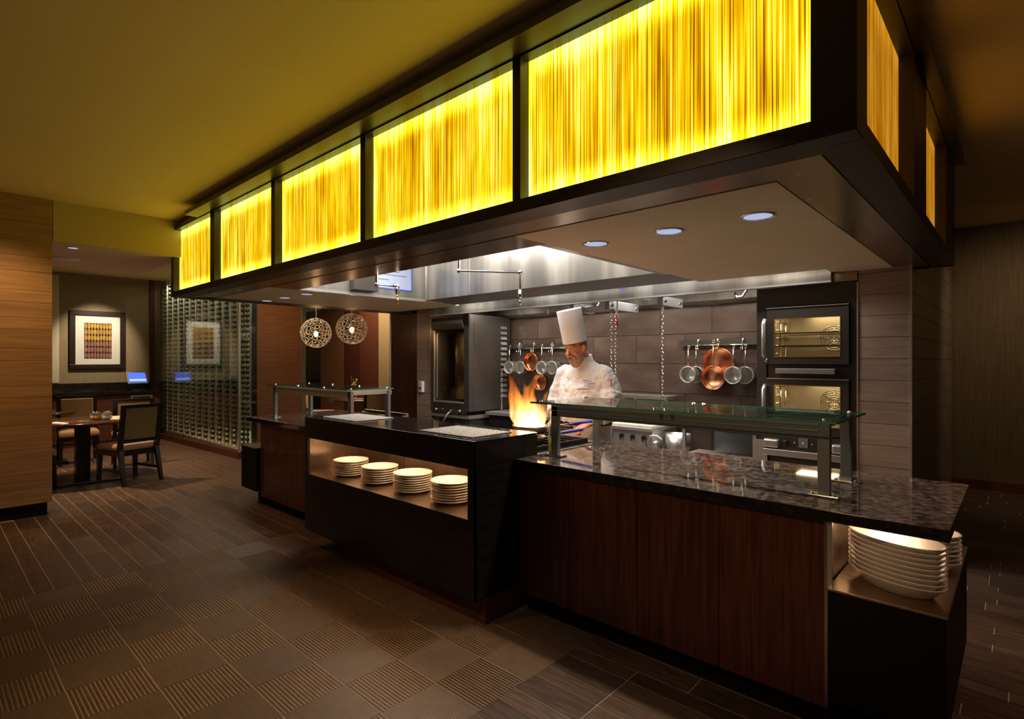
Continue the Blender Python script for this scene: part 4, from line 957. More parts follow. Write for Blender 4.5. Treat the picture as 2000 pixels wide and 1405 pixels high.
saucepan(-2.385, 1.315, .125, .06, 5.78, 'copper', 'copper', 'smaller copper pan with long brass handle, hanging in front of the large one', .26, 'pan', 'brass', 'copper_pan')
for x, lb in ((-2.60, 'over the paired saucepans by the chain'), (-2.385, 'over the copper pans near the ovens'), (-2.12, 'over the paired saucepans by the ovens')): hook(x, lb, 'hooks on the pan rail near the ovens')
for x, z, lb, y in ((-5.29, 1.40, 'steel saucepan hanging closest to the rotisserie side panel', 5.76), (-5.17, 1.40, 'steel saucepan half hidden behind the one by the rotisserie', 5.86), (-4.70, 1.40, 'steel saucepan hanging beside the chef\'s shoulder', 5.76), (-4.60, 1.40, 'steel saucepan mostly hidden behind the chef\'s shoulder', 5.86)):
    saucepan(x, z, .086, .12, y, 'steel', 'inside_steel', lb, .21)
saucepan(-4.97, 1.475, .125, .07, 5.84, 'copper', 'copper', 'round copper pan hanging above the flame', .05, 'pan', 'brass', 'copper_pan')
cpn = saucepan(-4.83, 1.20, .11, .06, 5.86, 'copper', 'copper', 'dim copper pan hanging low behind the flame, partly hidden', .12, 'pan', 'brass', 'copper_pan')
for x, lb in ((-5.24, 'beside the rotisserie'), (-4.97, 'over the copper pan above the flame'), (-4.66, 'beside the toque')): hook(x, lb, 'hooks on the pan rail behind the flame')

# ---- rotisserie
RX0, RX1, RY0, RY1, RZ0, RZ1 = -6.25, -5.45, 5.10, 5.93, .80, 2.145
ro = thing('rotisserie_oven', 'tall grey steel rotisserie oven with glass front beside the tiled pier', 'oven', (-5.85, 5.5, 0))
part('side_panel', BX(RX1-.02, RX1, RY0, RY1, RZ0, RZ1), 'rot_side', ro, bevel=.003)
part('side_inset', BX(RX1, RX1+.004, RY0+.08, RY1-.08, RZ0+.06, RZ1-.12), 'rot_side', ro, bevel=.002)
for k in range(14): part('louver', MB().prism([(RZ1-.20-.075*k, .004), (RZ1-.155-.075*k, .004), (RZ1-.165-.075*k, .020)], 0, .1, 'y').__class__().hexa([(RX1+.004, 5.70, RZ1-.20-.075*k), (RX1+.022, 5.70, RZ1-.20-.075*k), (RX1+.022, 5.82, RZ1-.20-.075*k), (RX1+.004, 5.82, RZ1-.20-.075*k), (RX1+.004, 5.70, RZ1-.160-.075*k), (RX1+.006, 5.70, RZ1-.160-.075*k), (RX1+.006, 5.82, RZ1-.160-.075*k), (RX1+.004, 5.82, RZ1-.160-.075*k)]), 'steel', ro)
part('back_side', BX(RX0, RX0+.02, RY0, RY1, RZ0, RZ1), 'rot_side', ro); part('top', BX(RX0, RX1, RY0, RY1, RZ1-.02, RZ1), 'rot_side', ro); part('back', BX(RX0, RX1, RY1-.02, RY1, RZ0, RZ1), 'dark_steel', ro)
part('front_stile', BX(RX0, RX0+.06, RY0-.02, RY0, RZ0, RZ1), 'rot_side', ro); part('front_stile', BX(RX1-.09, RX1, RY0-.02, RY0, RZ0, RZ1), 'oven_black', ro)
part('hood_curve', MB().prism([(RY0-.02, 1.93), (RY0-.055, 1.95), (RY0-.065, 2.0), (RY0-.055, 2.05), (RY0-.02, 2.10), (RY0+.02, 2.11), (RY0+.02, 1.93)], RX0+.06, RX1-.09, 'x'), 'rot_side', ro)
part('top_rail', BX(RX0+.06, RX1-.09, RY0-.02, RY0, 2.10, RZ1), 'rot_side', ro)
part('glass_door', BX(RX0+.06, RX1-.09, RY0-.012, RY0-.006, .93, 1.93), 'dark_pane', ro); part('door_trim', MB().box(RX0+.06, RX0+.075, RY0-.02, RY0, .93, 1.93).box(RX0+.06, RX1-.09, RY0-.025, RY0, .905, .93).box(RX0+.13, RX0+.142, RY0-.022, RY0-.012, .96, 1.88), 'steel', ro)
part('drum', MB().lathe([(.001, 0), (.23, 0), (.23, .95), (.001, .95)], (-5.92, 5.55, .94), n=20), 'bronze_steel', ro)
part('tray', BX(RX0+.04, RX1-.04, RY0+.02, RY1-.05, .885, .90), 'dark_steel', ro)
part('control_panel', BX(RX0+.03, RX1-.06, RY0-.015, RY0, RZ0-.06, .905), 'oven_black', ro)
for x in (-6.12, -5.62): part('knob', MB().lathe([(.001, 0), (.028, 0), (.022, .03), (.001, .032)], (x, RY0-.015, .80), 'y', 14), 'chrome', ro)
for x in (-5.98, -5.80): part('knob', MB().lathe([(.001, 0), (.012, 0), (.010, .02), (.001, .02)], (x, RY0-.015, .81), 'y', 10), 'chrome', ro)
part('handle', MB().tube([(-5.80, RY0-.02, .80), (-5.79, RY0-.10, .76), (-5.86, RY0-.16, .60)], [.014, .014, .011], 8), 'dark_steel', ro)
part('stand', MB().box(RX0+.04, RX1-.02, RY0+.02, RY1, 0, .70), 'rot_side', ro); part('slot', BX(RX0+.14, RX1-.12, RY0+.012, RY0+.02, .62, .68), 'dark', ro)
part('shelf_under', BX(RX0, RX1, RY0-.01, RY1, .70, .745), 'steel', ro)
single('roast_meat', MB().tube([(-5.80, 5.35, .98), (-5.70, 5.33, 1.03), (-5.60, 5.31, 1.07), (-5.56, 5.30, 1.08)], [.03, .06, .055, .02], 12), 'food', 'golden roast lying on the tray at the bottom of the rotisserie', 'roast', (-5.7, 5.33, .98))
bpy.data.objects['roast_meat'].location.z = .932; 
light('rotisserie_lamp', 'AREA', (-5.65, 5.3, 1.90), 9, (1, .75, .4), (-5.75, 5.3, 0), .2, .12)
single('steel_counter', MB().box(-6.2, -3.6, 4.45, 4.88, .60, .64).box(-6.15, -3.65, 4.5, 4.86, 0, .60), 'rot_side', 'low steel counter in front of the rotisserie stand', 'counter', (-5, 4.8, 0))
ds = thing('wall_dispenser', 'small white dispenser fixed on the brown tiled pier', 'dispenser', (-6.46, 5.1, 1.04))
part('case', BX(-6.50, -6.42, 5.05, 5.10, 1.03, 1.19), 'white_pl', ds, bevel=.006); part('nozzle', BX(-6.475, -6.445, 5.044, 5.05, 1.07, 1.11), 'dark', ds)
single('cord', MB().cyl((-7.30, 5.12, 1.0), (-7.30, 5.12, 3.06), .009, 8), 'white_pl', 'thin white cord hanging in front of the brown panel', 'cord', (-7.30, 5.12, 1.0))
ce = bpy.data.objects['cord']; part('weight', MB().lathe([(.001, 0), (.016, .01), (.018, .06), (.006, .09), (.001, .09)], (-7.30, 5.12, .95), n=10), 'white_pl', ce)
single('tray_rail', MB().box(-5.40, -4.62, 3.43, 3.46, .925, .95).box(-5.40, -5.37, 3.40, 3.46, .91, .93).box(-4.65, -4.62, 3.40, 3.46, .91, .93), 'steel', 'narrow steel rail along the back edge of the short worktop', 'rail', (-5, 3.44, .91))

# ================================================================ dining corner
cz = thing('credenza', 'dark granite-topped service credenza along the picture wall', 'cabinet', (-12.1, 1.2, 0))
part('counter_top', BX(-12.42, -11.78, -.8, 3.12, .90, .945), 'black_granite', cz, bevel=.003); part('backsplash', BX(-12.42, -12.39, -.8, 3.12, .945, 1.085), 'black_granite', cz)
part('carcass', BX(-12.42, -11.86, -.8, 3.12, 0, .90), 'red_wood', cz)
for y in (.9, 1.45, 2.0, 2.55): part('door', BX(-11.86, -11.84, y+.01, y+.54, .08, .86), 'red_wood', cz, bevel=.004)
part('vent_plate', MB().box(-11.84, -11.83, 2.66, 3.0, .70, .86), 'steel', cz); part('vent_slot', BX(-11.83, -11.826, 2.69, 2.97, .73, .83), 'dark', cz)
pc = thing('framed_print', 'framed print of yellow and rust lozenges on a wide white mat', 'picture', (-12.41, 2.28, 1.33))
py0, py1, pz0, pz1 = 1.86, 2.70, 1.34, 2.40
fm_ = MB(); fw_ = .085
for a in ((py0, py1, pz0, pz0+fw_), (py0, py1, pz1-fw_, pz1), (py0, py0+fw_, pz0+fw_, pz1-fw_), (py1-fw_, py1, pz0+fw_, pz1-fw_)): fm_.box(-12.415, -12.37, *a)
part('frame', fm_, 'frame', pc, bevel=.006); part('mat_board', BX(-12.413, -12.40, py0+fw_, py1-fw_, pz0+fw_, pz1-fw_), 'paper', pc)
part('print_ground', BX(-12.40, -12.397, 2.075, 2.485, 1.53, 2.18), 'frame', pc)
lz_cols = {'g': mat('print_gold', (.62, .40, .06), .7, col2=(.45, .22, .05), nscale=14), 'r': mat('print_rust', (.42, .17, .09), .7, col2=(.24, .12, .12), nscale=14)}
for kk, rows in (('g', range(3, 6)), ('r', range(0, 3))):
    mb = MB()
    for r_ in rows:
        for q in range(9):
            yc = 2.10+.0450*q; zc = 1.585+.108*r_; n = 10; b = len(mb.v)
            for a in range(n): mb.v.append((-12.3955, yc+.021*math.cos(2*PI*a/n), zc+.054*math.sin(2*PI*a/n)))
            mb.face([b+a for a in range(n)][::-1]); 
    part('printed_lozenges', mb, lz_cols[kk], pc)
single('mirror_strip', BX(-12.418, -12.41, .2, 1.72, 1.10, 3.0), 'plaster', 'pale strip of wall panel beside the framed print', 'panel', (-12.41, 1.0, 1.1)).location.z = 1.1
tb = thing('tablet', 'tablet till with lit blue screen standing on the credenza', 'tablet', (-12.05, 2.82, .945))
part('housing', MB().hexa([(-12.02, 2.66, 1.07), (-12.02, 2.98, 1.07), (-12.05, 2.98, 1.07), (-12.05, 2.66, 1.07), (-12.10, 2.64, 1.28), (-12.10, 2.96, 1.28), (-12.13, 2.96, 1.28), (-12.13, 2.64, 1.28)]), 'dark_steel', tb)
part('screen', MB().hexa([(-12.017, 2.685, 1.09), (-12.017, 2.955, 1.09), (-12.03, 2.955, 1.09), (-12.03, 2.685, 1.09), (-12.085, 2.67, 1.265), (-12.085, 2.94, 1.265), (-12.10, 2.94, 1.265), (-12.10, 2.67, 1.265)]), 'screen', tb)
part('screen_bar', MB().hexa([(-12.018, 2.69, 1.115), (-12.018, 2.95, 1.115), (-12.03, 2.95, 1.115), (-12.03, 2.69, 1.115), (-12.032, 2.685, 1.15), (-12.032, 2.945, 1.15), (-12.045, 2.945, 1.15), (-12.045, 2.685, 1.15)]), 'screen_bar', tb)
part('stand', MB().box(-12.15, -11.98, 2.72, 2.92, .945, .96).cyl((-12.08, 2.82, .95), (-12.07, 2.82, 1.10), .02, 10), 'dark', tb)

def chair(label, loc, rz, fab='cream_fabric', backf=None):
    """faces -y"""
    t = thing('dining_chair', label, 'chair', loc, 'dining chairs round the near table', rz)
    L_ = dict(local=True)
    part('seat', MB().box(-.235, .235, -.26, .20, .40, .485), fab, t, bevel=.035, **L_)
    part('seat_rail', MB().box(-.225, .225, -.24, .21, .345, .40), 'black_wood', t, **L_)
    for sx in (-1, 1):
        part('leg', MB().hexa([(sx*.215-.018, -.245, 0), (sx*.215+.018, -.245, 0), (sx*.215+.018, -.209, 0), (sx*.215-.018, -.209, 0), (sx*.205-.024, -.25, .36), (sx*.205+.024, -.25, .36), (sx*.205+.024, -.20, .36), (sx*.205-.024, -.20, .36)]), 'black_wood', t, **L_)
        part('leg', MB().hexa([(sx*.22-.018, .29, 0), (sx*.22+.018, .29, 0), (sx*.22+.018, .325, 0), (sx*.22-.018, .325, 0), (sx*.21-.024, .185, .42), (sx*.21+.024, .185, .42), (sx*.21+.024, .24, .42), (sx*.21-.024, .24, .42)]), 'black_wood', t, **L_)
        part('back_post', MB().hexa([(sx*.215-.024, .185, .42), (sx*.215+.024, .185, .42), (sx*.215+.024, .235, .42), (sx*.215-.024, .235, .42), (sx*.215-.024, .275, .96), (sx*.215+.024, .275, .96), (sx*.215+.024, .305, .96), (sx*.215-.024, .305, .96)]), 'black_wood', t, **L_)
        part('stretcher', MB().box(sx*.21-.01, sx*.21+.01, -.22, .27, .15, .18), 'black_wood', t, **L_)
    part('top_rail', MB().hexa([(-.24, .27, .925), (.24, .27, .925), (.24, .30, .925), (-.24, .30, .925), (-.24, .275, .965), (.24, .275, .965), (.24, .308, .965), (-.24, .308, .965)]), 'black_wood', t, **L_)
    part('lower_rail', MB().box(-.20, .20, .20, .235, .50, .54), 'black_wood', t, **L_)
    part('backrest', MB().hexa([(-.192, .188, .54), (.192, .188, .54), (.192, .235, .54), (-.192, .235, .54), (-.192, .255, .925), (.192, .255, .925), (.192, .295, .925), (-.192, .295, .925)]), backf or fab, t, bevel=.01, **L_)
    return t
chair('black-framed dining chair with olive back at the round table by the wine room', (-8.12, 1.80, 0), -1.277, 'cream_fabric', 'olive_fabric')
chair('tan upholstered dining chair just behind the olive-backed one, facing the credenza', (-9.36, 2.12, 0), -PI/2-.15)
chair('tan dining chair facing the room between round table and credenza', (-10.1, 1.62, 0), PI/2-.1)
chair('dining chair mostly hidden behind the oak wall at the round table', (-8.15, .78, 0), PI+.9, 'cream_fabric')
def table(label, cx, cy, r, name='round_table', grp=None):
    t = thing(name, label, 'table', (cx, cy, 0), grp)
    part('tabletop', MB().lathe([(.001, .72), (r-.01, .72), (r, .73), (r, .745), (r-.005, .75), (.001, .75)], (cx, cy, 0), n=40), 'table_wood', t)
    part('pedestal', MB().box(cx-.07, cx+.07, cy-.07, cy+.07, .03, .72), 'black_wood', t); part('pedestal_base', BX(cx-.36, cx+.36, cy-.36, cy+.36, 0, .035), 'black_wood', t, bevel=.008)
    return t
T1 = (-8.60, 1.42); table('dark round dining table set with jars and napkins beside the oak wall', T1[0], T1[1], .56)
T2 = (-10.45, 1.15); table('farther dark dining table with jars, near the credenza', T2[0], T2[1], .50)
def jar(x, y, z, label, grp, r=.042, h=.085, fill='white_pl'):
    t = thing('glass_jar', label, 'jar', (x, y, z), grp)
    part('glass', MB().lathe([(.001, 0), (r, 0), (r, h*.85), (r*.8, h), (r*.8, h+.004)], (x, y, z), n=14, cap=False), 'glass', t)
    part('content', MB().lathe([(.001, .004), (r*.88, .004), (r*.88, h*.7), (.001, h*.7)], (x, y, z), n=12), fill, t)
    part('lid', MB().lathe([(.001, h), (r*.86, h), (r*.86, h+.014), (.001, h+.016)], (x, y, z), n=14).sphere((x, y, z+h+.02), .009, 8, 5), 'chrome', t)
for dx, dy, f, lb in ((.16, .12, 'amber', 'amber-filled glass jar at the edge of the round table'), (.19, .20, 'white_pl', 'white-filled glass jar beside the amber one on the round table'), (.10, .10, 'white_pl', 'white-filled glass jar behind the amber one on the round table'), (.13, .24, 'white_pl', 'white-filled jar nearest the tan chair on the round table')):
    jar(T1[0]+dx, T1[1]+dy, .7505, lb, 'jars on the round table', fill=f)
for dx, dy, f, lb in ((.05, .14, 'amber', 'amber-filled jar on the farther table'), (.0, .06, 'white_pl', 'white-filled jar on the farther table')):
    jar(T2[0]+dx, T2[1]+dy, .7505, lb, 'jars on the farther table', r=.04, h=.085, fill=f)
def napkin(x, y, a, label):
    t = thing('place_setting', label, 'place setting', (x, y, .7505))
    ca, sa = math.cos(a), math.sin(a)
    def Q(u, v, zz): return (x+u*ca-v*sa, y+u*sa+v*ca, .7505+zz)
    part('napkin', MB().hexa([Q(-.11, -.04, 0), Q(.11, -.04, 0), Q(.11, .04, 0), Q(-.11, .04, 0), Q(-.10, -.03, .014), Q(.10, -.035, .012), Q(.10, .035, .012), Q(-.10, .03, .016)]), 'napkin', t)
    part('fork', MB().hexa([Q(-.10, .055, 0), Q(.10, .055, 0), Q(.10, .067, 0), Q(-.10, .067, 0), Q(-.10, .057, .004), Q(.10, .057, .004), Q(.10, .065, .004), Q(-.10, .065, .004)]), 'chrome', t)
napkin(T1[0]+.30, T1[1]-.27, .4, 'folded white napkin with fork at the oak-wall edge of the round table'); napkin(T1[0]+.20, T1[1]+.36, 1.0, 'folded white napkin with fork by the olive-backed chair'); napkin(T1[0]-.1, T1[1]+.42, 1.6, 'folded white napkin with fork on the tablet side of the round table')
# dining area seen past the ring globes
T3 = (-9.45, 6.05)
table('dark round table set with glasses, seen under the smaller glass guard', T3[0], T3[1], .70)
for k in range(7):
    x, y = T3[0]+.45*math.cos(k*.9+.3), T3[1]+.38*math.sin(k*.9+.3)
    gl = single('water_glass', MB().lathe([(.001, 0), (.028, 0), (.034, .11), (.032, .11), (.026, .006), (.001, .006)], (x, y, .7505), n=12), 'glass', 'clear water glass on the round table beyond the smaller glass guard', 'glass', (x, y, .7505), 'water glasses on the table beyond the guard')
for k in range(3):
    x, y = T3[0]+.3*k-.35, T3[1]-.3
    single('bread_plate', MB().lathe([(.001, 0), (.07, 0), (.10, .014), (.097, .016), (.001, .004)], (x, y, .7505), n=20), 'china', 'small white plate, %s, on the table beyond the smaller glass guard' % ('nearest the veneered wall', 'middle of three', 'nearest the brown panel')[k], 'plate', (x, y, .7505), 'plates on the table beyond the guard')
ch2 = chair('tan dining chair at the table beyond the smaller glass guard, seat towards the counter', (-10.35, 5.55, 0), PI*.75); ch2['group'] = 'chairs beyond the guard'
ch3 = chair('tan dining chair beyond the smaller glass guard, beside the brown panel', (-8.75, 5.75, 0), -PI*.6); ch3['group'] = 'chairs beyond the guard'
vs_ = thing('orchid_vase', 'small vase with pale orchid blossoms on the far dining table', 'plant', (-9.95, 6.1, .75))
part('vase', MB().lathe([(.001, 0), (.03, 0), (.035, .05), (.018, .12), (.02, .14)], (-9.95, 6.1, .7505), n=14), 'dark', vs_)
part('stem', MB().tube([(-9.95, 6.1, .88), (-9.97, 6.1, 1.02), (-9.99, 6.1, 1.12)], .004, 6).tube([(-9.95, 6.1, .88), (-10.08, 6.12, 1.05), (-10.12, 6.12, 1.18)], .003, 6), 'olive_fabric', vs_)
pb = MB()
for x, z in ((-9.90, 1.00), (-9.96, 1.03), (-9.88, 1.06), (-10.02, .99), (-9.93, .97), (-9.86, 1.10)): pb.sphere((x, 6.09, z), .026, 8, 5, sy=.5)
part('blossom', pb, 'leaf', vs_, kind='stuff')
sb = thing('sideboard', 'long dark sideboard against the far dining wall', 'sideboard', (-16.5, 8.3, 0)); part('body', BX(-18.5, -14.6, 8.1, 8.6, .05, .88), 'black_wood', sb); part('top', BX(-18.55, -14.55, 8.05, 8.6, .88, .92), 'black_wood', sb)
vb = thing('branch_vase', 'tall slender dark vase with bare branches on the far sideboard', 'vase', (-16.4, 8.25, .92)); part('vase', MB().lathe([(.001, 0), (.09, 0), (.12, .25), (.05, .5), (.04, .62)], (-16.4, 8.25, .921), n=16), 'black_wood', vb)
part('branches', MB().tube([(-16.4, 8.25, 1.5), (-16.42, 8.25, 2.0), (-16.36, 8.25, 2.5)], .014, 6).tube([(-16.4, 8.25, 1.5), (-16.3, 8.25, 1.9), (-16.28, 8.25, 2.3)], .01, 6), 'dark', vb)

# ring-globe pendants: a sphere of white rings round a glowing bulb
def globe(c, r, label):
    t = thing('ring_globe_pendant', label, 'pendant lamp', c, 'ring globe pendants beyond the canopy')
    c = Vector(c); rings = MB(); n = 84
    for i in range(n):
        zz = 1-2*(i+.5)/n; ph = i*2.399963; s = math.sqrt(1-zz*zz); d = Vector((s*math.cos(ph), s*math.sin(ph), zz))
        U = d.orthogonal().normalized(); W = d.cross(U); rr = r*.142
        rings.tube([c+d*r+U*(rr*math.cos(2*PI*a/12))+W*(rr*math.sin(2*PI*a/12)) for a in range(12)], r*.022, 5, closed=True)
    part('ring_shade', rings, 'lamp_ring', t, kind='stuff')
    part('cord', MB().cyl(c+Vector((0, 0, r)), Vector((c.x, c.y, CEIL-.02)), .006, 8), 'white_pl', t); part('ceiling_rose', MB().lathe([(.001, -.03), (.05, -.025), (.06, 0), (.001, 0)], (c.x, c.y, CEIL), n=16), 'chrome', t)
    part('rod', MB().cyl(c+Vector((0, 0, .06)), c+Vector((0, 0, r)), .008, 8), 'chrome', t)
    part('socket', MB().cyl(c+Vector((0, 0, .02)), c+Vector((0, 0, .07)), .02, 10), 'chrome', t)
    part('bulb', MB().sphere(c-Vector((0, 0, .015)), .032, 12, 8, sz=1.3), 'bulb', t)
    light('pendant_bulb', 'POINT', tuple(c-Vector((0, 0, .015))), 9, (1, .75, .55), size=.035)
globe((-7.85, 4.15, 1.915), .222, 'globe pendant lamp of white rings, lower one beside the veneered wall')
globe((-7.25, 4.40, 1.965), .225, 'globe pendant lamp of white rings, upper one beside the red panels')

# ================================================================ the chef
CX, CY = -2.66, 3.80
chef = thing('person', 'person in white toque and chef jacket looking down at the flaming pan he holds', 'person', (CX, CY, 0))
def L3(x, y, z): return Vector((CX+x, CY+y, z))
def ring(x, y, z, rx, ry, tilt=0): return (L3(x, y, z), rx, ry, Vx, Vector((0, math.cos(tilt), math.sin(tilt))))
def arm(sx, sh, el, wr, r0, r1, r2, mb):
    s1 = sh.lerp(el, .5)+Vector((sx*.01, .008, 0)); s2 = el.lerp(wr, .5)
    mb.tube([sh+Vector((-sx*.05, 0, .015)), sh, s1, el, s2, wr], [r0*.95, r0, (r0+r1)/2, r1, (r1+r2)/2, r2], 14)
shL, elL, wrL = L3(.195, .0, 1.385), L3(.315, -.02, 1.13), L3(.235, -.23, 1.015)
shR, elR, wrR = L3(-.195, -.02, 1.385), L3(-.285, -.04, 1.14), L3(-.135, -.24, 1.02)
HC = L3(.01, -.135, 1.60)       # head centre
pitch = .33; yaw = -.12
fwd = Vector((math.sin(yaw)*math.cos(pitch), -math.cos(yaw)*math.cos(pitch), -math.sin(pitch))); upv = Vector((math.sin(yaw)*math.sin(pitch), -math.cos(yaw)*math.sin(pitch), math.cos(pitch))); side = fwd.cross(upv)*-1
def H3(a, f, u): return HC+side*a+fwd*f+upv*u      # a: towards his left ear
body = MB()
body.loft([ring(0, .0, .90, .165, .115), ring(0, 0, 1.1, .185, .14), ring(0, .0, 1.3, .19, .12), ring(0, 0, 1.42, .16, .09), ring(0, -.01, 1.49, .08, .07), ring(0, -.04, 1.54, .062, .064), ring(.0, -.08, 1.58, .060, .066)], 16)
for sx in (-1, 1): body.tube([L3(sx*.09, 0, .95), L3(sx*.10, 0, .75), L3(sx*.11, -.02, .50), L3(sx*.115, .01, .28), L3(sx*.12, .02, .08)], [.10, .09, .065, .058, .042], 12)
for sx in (-1, 1): body.tube([L3(sx*.12, .04, .06), L3(sx*.125, -.06, .05), L3(sx*.13, -.17, .035)], [.045, .048, .035], 10)
arm(1, shL, elL, wrL, .055, .045, .030, body); arm(-1, shR, elR, wrR, .055, .045, .032, body)
# head: skull, jaw, brow, nose, ears, eye sockets
body.loft([(H3(0, .025, -.115), .030, .028, side, fwd), (H3(0, .022, -.10), .048, .052, side, fwd), (H3(0, .014, -.06), .064, .074, side, fwd), (H3(0, .004, -.02), .072, .088, side, fwd), (H3(0, .0, .02), .076, .095, side, fwd), (H3(0, -.004, .06), .074, .094, side, fwd), (H3(0, -.006, .09), .060, .078, side, fwd), (H3(0, -.006, .112), .03, .04, side, fwd)], 18)
body.tube([H3(0, .086, .022), H3(0, .100, .0), H3(0, .113, -.018), H3(0, .098, -.026)], [.010, .012, .016, .012], 10)
for a in (-1, 1):
    body.tube([H3(a*.012, .088, .030), H3(a*.035, .084, .033), H3(a*.055, .068, .026)], [.009, .010, .008], 8)
    body.tube([H3(a*.074, .0, .022), H3(a*.086, -.008, .012), H3(a*.084, -.004, -.012), H3(a*.074, .002, -.022)], [.008, .013, .012, .007], 8)
    body.tube([H3(a*.028, .080, -.020), H3(a*.046, .070, -.028), H3(a*.054, .055, -.04)], [.016, .018, .014], 8)
# hands: palm, four bent fingers of different length, thumb from the side of the palm
def hand(wr, dirv, nrm, mirror):
    d = dirv.normalized(); n = (nrm-d*nrm.dot(d)).normalized(); s = d.cross(n)*mirror
    body.loft([(wr-d*.02, .028, .022, s, n), (wr+d*.02, .032, .019, s, n), (wr+d*.055, .042, .017, s, n), (wr+d*.088, .042, .015, s, n), (wr+d*.098, .036, .010, s, n)], 14)
    for k, (o, ln) in enumerate(((-.032, .85), (-.011, 1.0), (.011, .95), (.031, .75))):
        b = wr+d*.085+s*o; p1 = b+(d*.034+n*.012)*ln; p2 = p1+(d*.010+n*.028)*ln; p3 = p2+(d*-.016+n*.014)*ln
        body.tube([b-d*.02, b, p1, p2, p3], [.0095, .0098, .0095, .0088, .0075], 8)
    b = wr+d*.03-s*.030; body.tube([b+s*.012, b-s*.012+d*.015+n*.008, b-s*.016+d*.040+n*.024, b-s*.004+d*.058+n*.036], [.014, .0125, .011, .009], 8)
hand(wrL+Vector((-.01, -.02, -.005)), Vector((-.45, -.75, -.30)), Vector((-.1, .1, -1)), 1)
hand(wrR+Vector((.0, -.01, -.01)), Vector((.35, -.85, -.40)), Vector((.1, .1, -1)), -1)
bo = part('body', body, 'skin', chef)
m_ = bo.modifiers.new('join', 'REMESH'); m_.mode = 'VOXEL'; m_.voxel_size = .0055
m_ = bo.modifiers.new('smooth', 'SMOOTH'); m_.iterations = 2; m_.factor = .5
for a in (-1, 1):
    part('eye', MB().sphere(H3(a*.031, .079, .012), .011, 10, 6), 'white_pl', chef, label='eye, lids lowered'); part('eyelid', MB().sphere(H3(a*.031, .080, .015), .0118, 10, 6), 'skin', chef); part('eyebrow', MB().tube([H3(a*.014, .099, .040), H3(a*.035, .096, .045), H3(a*.055, .078, .038)], [.004, .0055, .003], 6), 'beard', chef)
part('mouth', MB().tube([H3(-.022, .088, -.058), H3(0, .097, -.056), H3(.022, .088, -.058)], [.003, .005, .003], 6), 'red_wood', chef)
bd = MB(); bd.loft([(H3(0, .050, -.150), .018, .018, side, fwd), (H3(0, .045, -.130), .038, .040, side, fwd), (H3(0, .036, -.105), .055, .060, side, fwd), (H3(0, .026, -.078), .066, .070, side, fwd), (H3(0, .012, -.050), .070, .074, side, fwd)], 18)
bd.tube([H3(-.040, .075, -.060), H3(-.02, .098, -.042), H3(0, .106, -.038), H3(.02, .098, -.042), H3(.040, .075, -.060)], [.008, .011, .010, .011, .008], 8)
b_ = part('beard', bd, 'beard', chef); m_ = b_.modifiers.new('j', 'REMESH'); m_.mode = 'VOXEL'; m_.voxel_size = .005
part('hair', MB().loft([(H3(0, -.012, .035), .081, .090, side, fwd), (H3(0, -.018, .0), .078, .080, side, fwd), (H3(0, -.030, -.035), .064, .060, side, fwd)], 18), 'hair', chef)
# toque: band and tall pleated crown, leaning with the head
tq = MB(); N = 60
tup = (upv*.80+Vector((-.05, .02, .35))).normalized(); tu = side; tv = tup.cross(tu).normalized(); tu = tv.cross(tup).normalized()
base = H3(0, .0, .050); rows = [(0, .093), (.04, .0935), (.05, .094), (.16, .096), (.262, .0985), (.270, .096), (.262, .088), (.255, .0)]
b0 = len(tq.v)
for h, r in rows:
    for i in range(N):
        a = 2*PI*i/N; rr = max(.0005, r*(1+(.010 if i % 2 else -.010)*(h > .045))); tq.v.append(tuple(base+tup*h+tu*(rr*math.cos(a))+tv*(rr*1.06*math.sin(a))))
for j in range(len(rows)-1):
    for i in range(N): tq.face([b0+j*N+i, b0+j*N+(i+1) % N, b0+(j+1)*N+(i+1) % N, b0+(j+1)*N+i], True)
part('toque', tq, 'hat', chef)
part('toque_band', MB().loft([(base+tup*.0, .0945, .100, tu, tv), (base+tup*.045, .0955, .101, tu, tv)], 40, cap=False), 'hat', chef)
# jacket
jk = MB()
jk.loft([ring(0, .01, .84, .225, .165), ring(0, .0, .95, .228, .178), ring(0, -.015, 1.08, .232, .188), ring(0, -.01, 1.20, .232, .178), ring(0, 0, 1.32, .235, .152), ring(0, .005, 1.395, .225, .128), ring(0, .0, 1.445, .165, .105), ring(0, -.012, 1.49, .092, .086), ring(0, -.03, 1.515, .080, .080)], 24)
arm(1, shL, elL, elL.lerp(wrL, .70), .074, .072, .060, jk); arm(-1, shR, elR, elR.lerp(wrR, .62), .074, .070, .058, jk)
jk.tube([shL.lerp(elL, .55)+Vector((.02, -.02, 0)), elL.lerp(wrL, .3)], [.080, .072], 14)
jo = part('jacket', jk, 'cloth', chef)
m_ = jo.modifiers.new('join', 'REMESH'); m_.mode = 'VOXEL'; m_.voxel_size = .009
m_ = jo.modifiers.new('smooth', 'SMOOTH'); m_.iterations = 4; m_.factor = .6
tx = bpy.data.textures.new('folds', 'CLOUDS'); tx.noise_scale = .085; tx.noise_depth = 2
m_ = jo.modifiers.new('folds', 'DISPLACE'); m_.texture = tx; m_.strength = .030; m_.mid_level = .5; m_.texture_coords = 'LOCAL'
for p in jo.data.polygons: p.use_smooth = True
part('collar', MB().loft([(L3(0, -.022, 1.485), .088, .084, Vx, Vector((0, 1, .25)).normalized()), (L3(0, -.040, 1.535), .082, .080, Vx, Vector((0, 1, .25)).normalized()), (L3(0, -.042, 1.537), .074, .072, Vx, Vector((0, 1, .25)).normalized()), (L3(0, -.024, 1.490), .078, .076, Vx, Vector((0, 1, .25)).normalized())], 28, cap=False), 'cloth', chef)
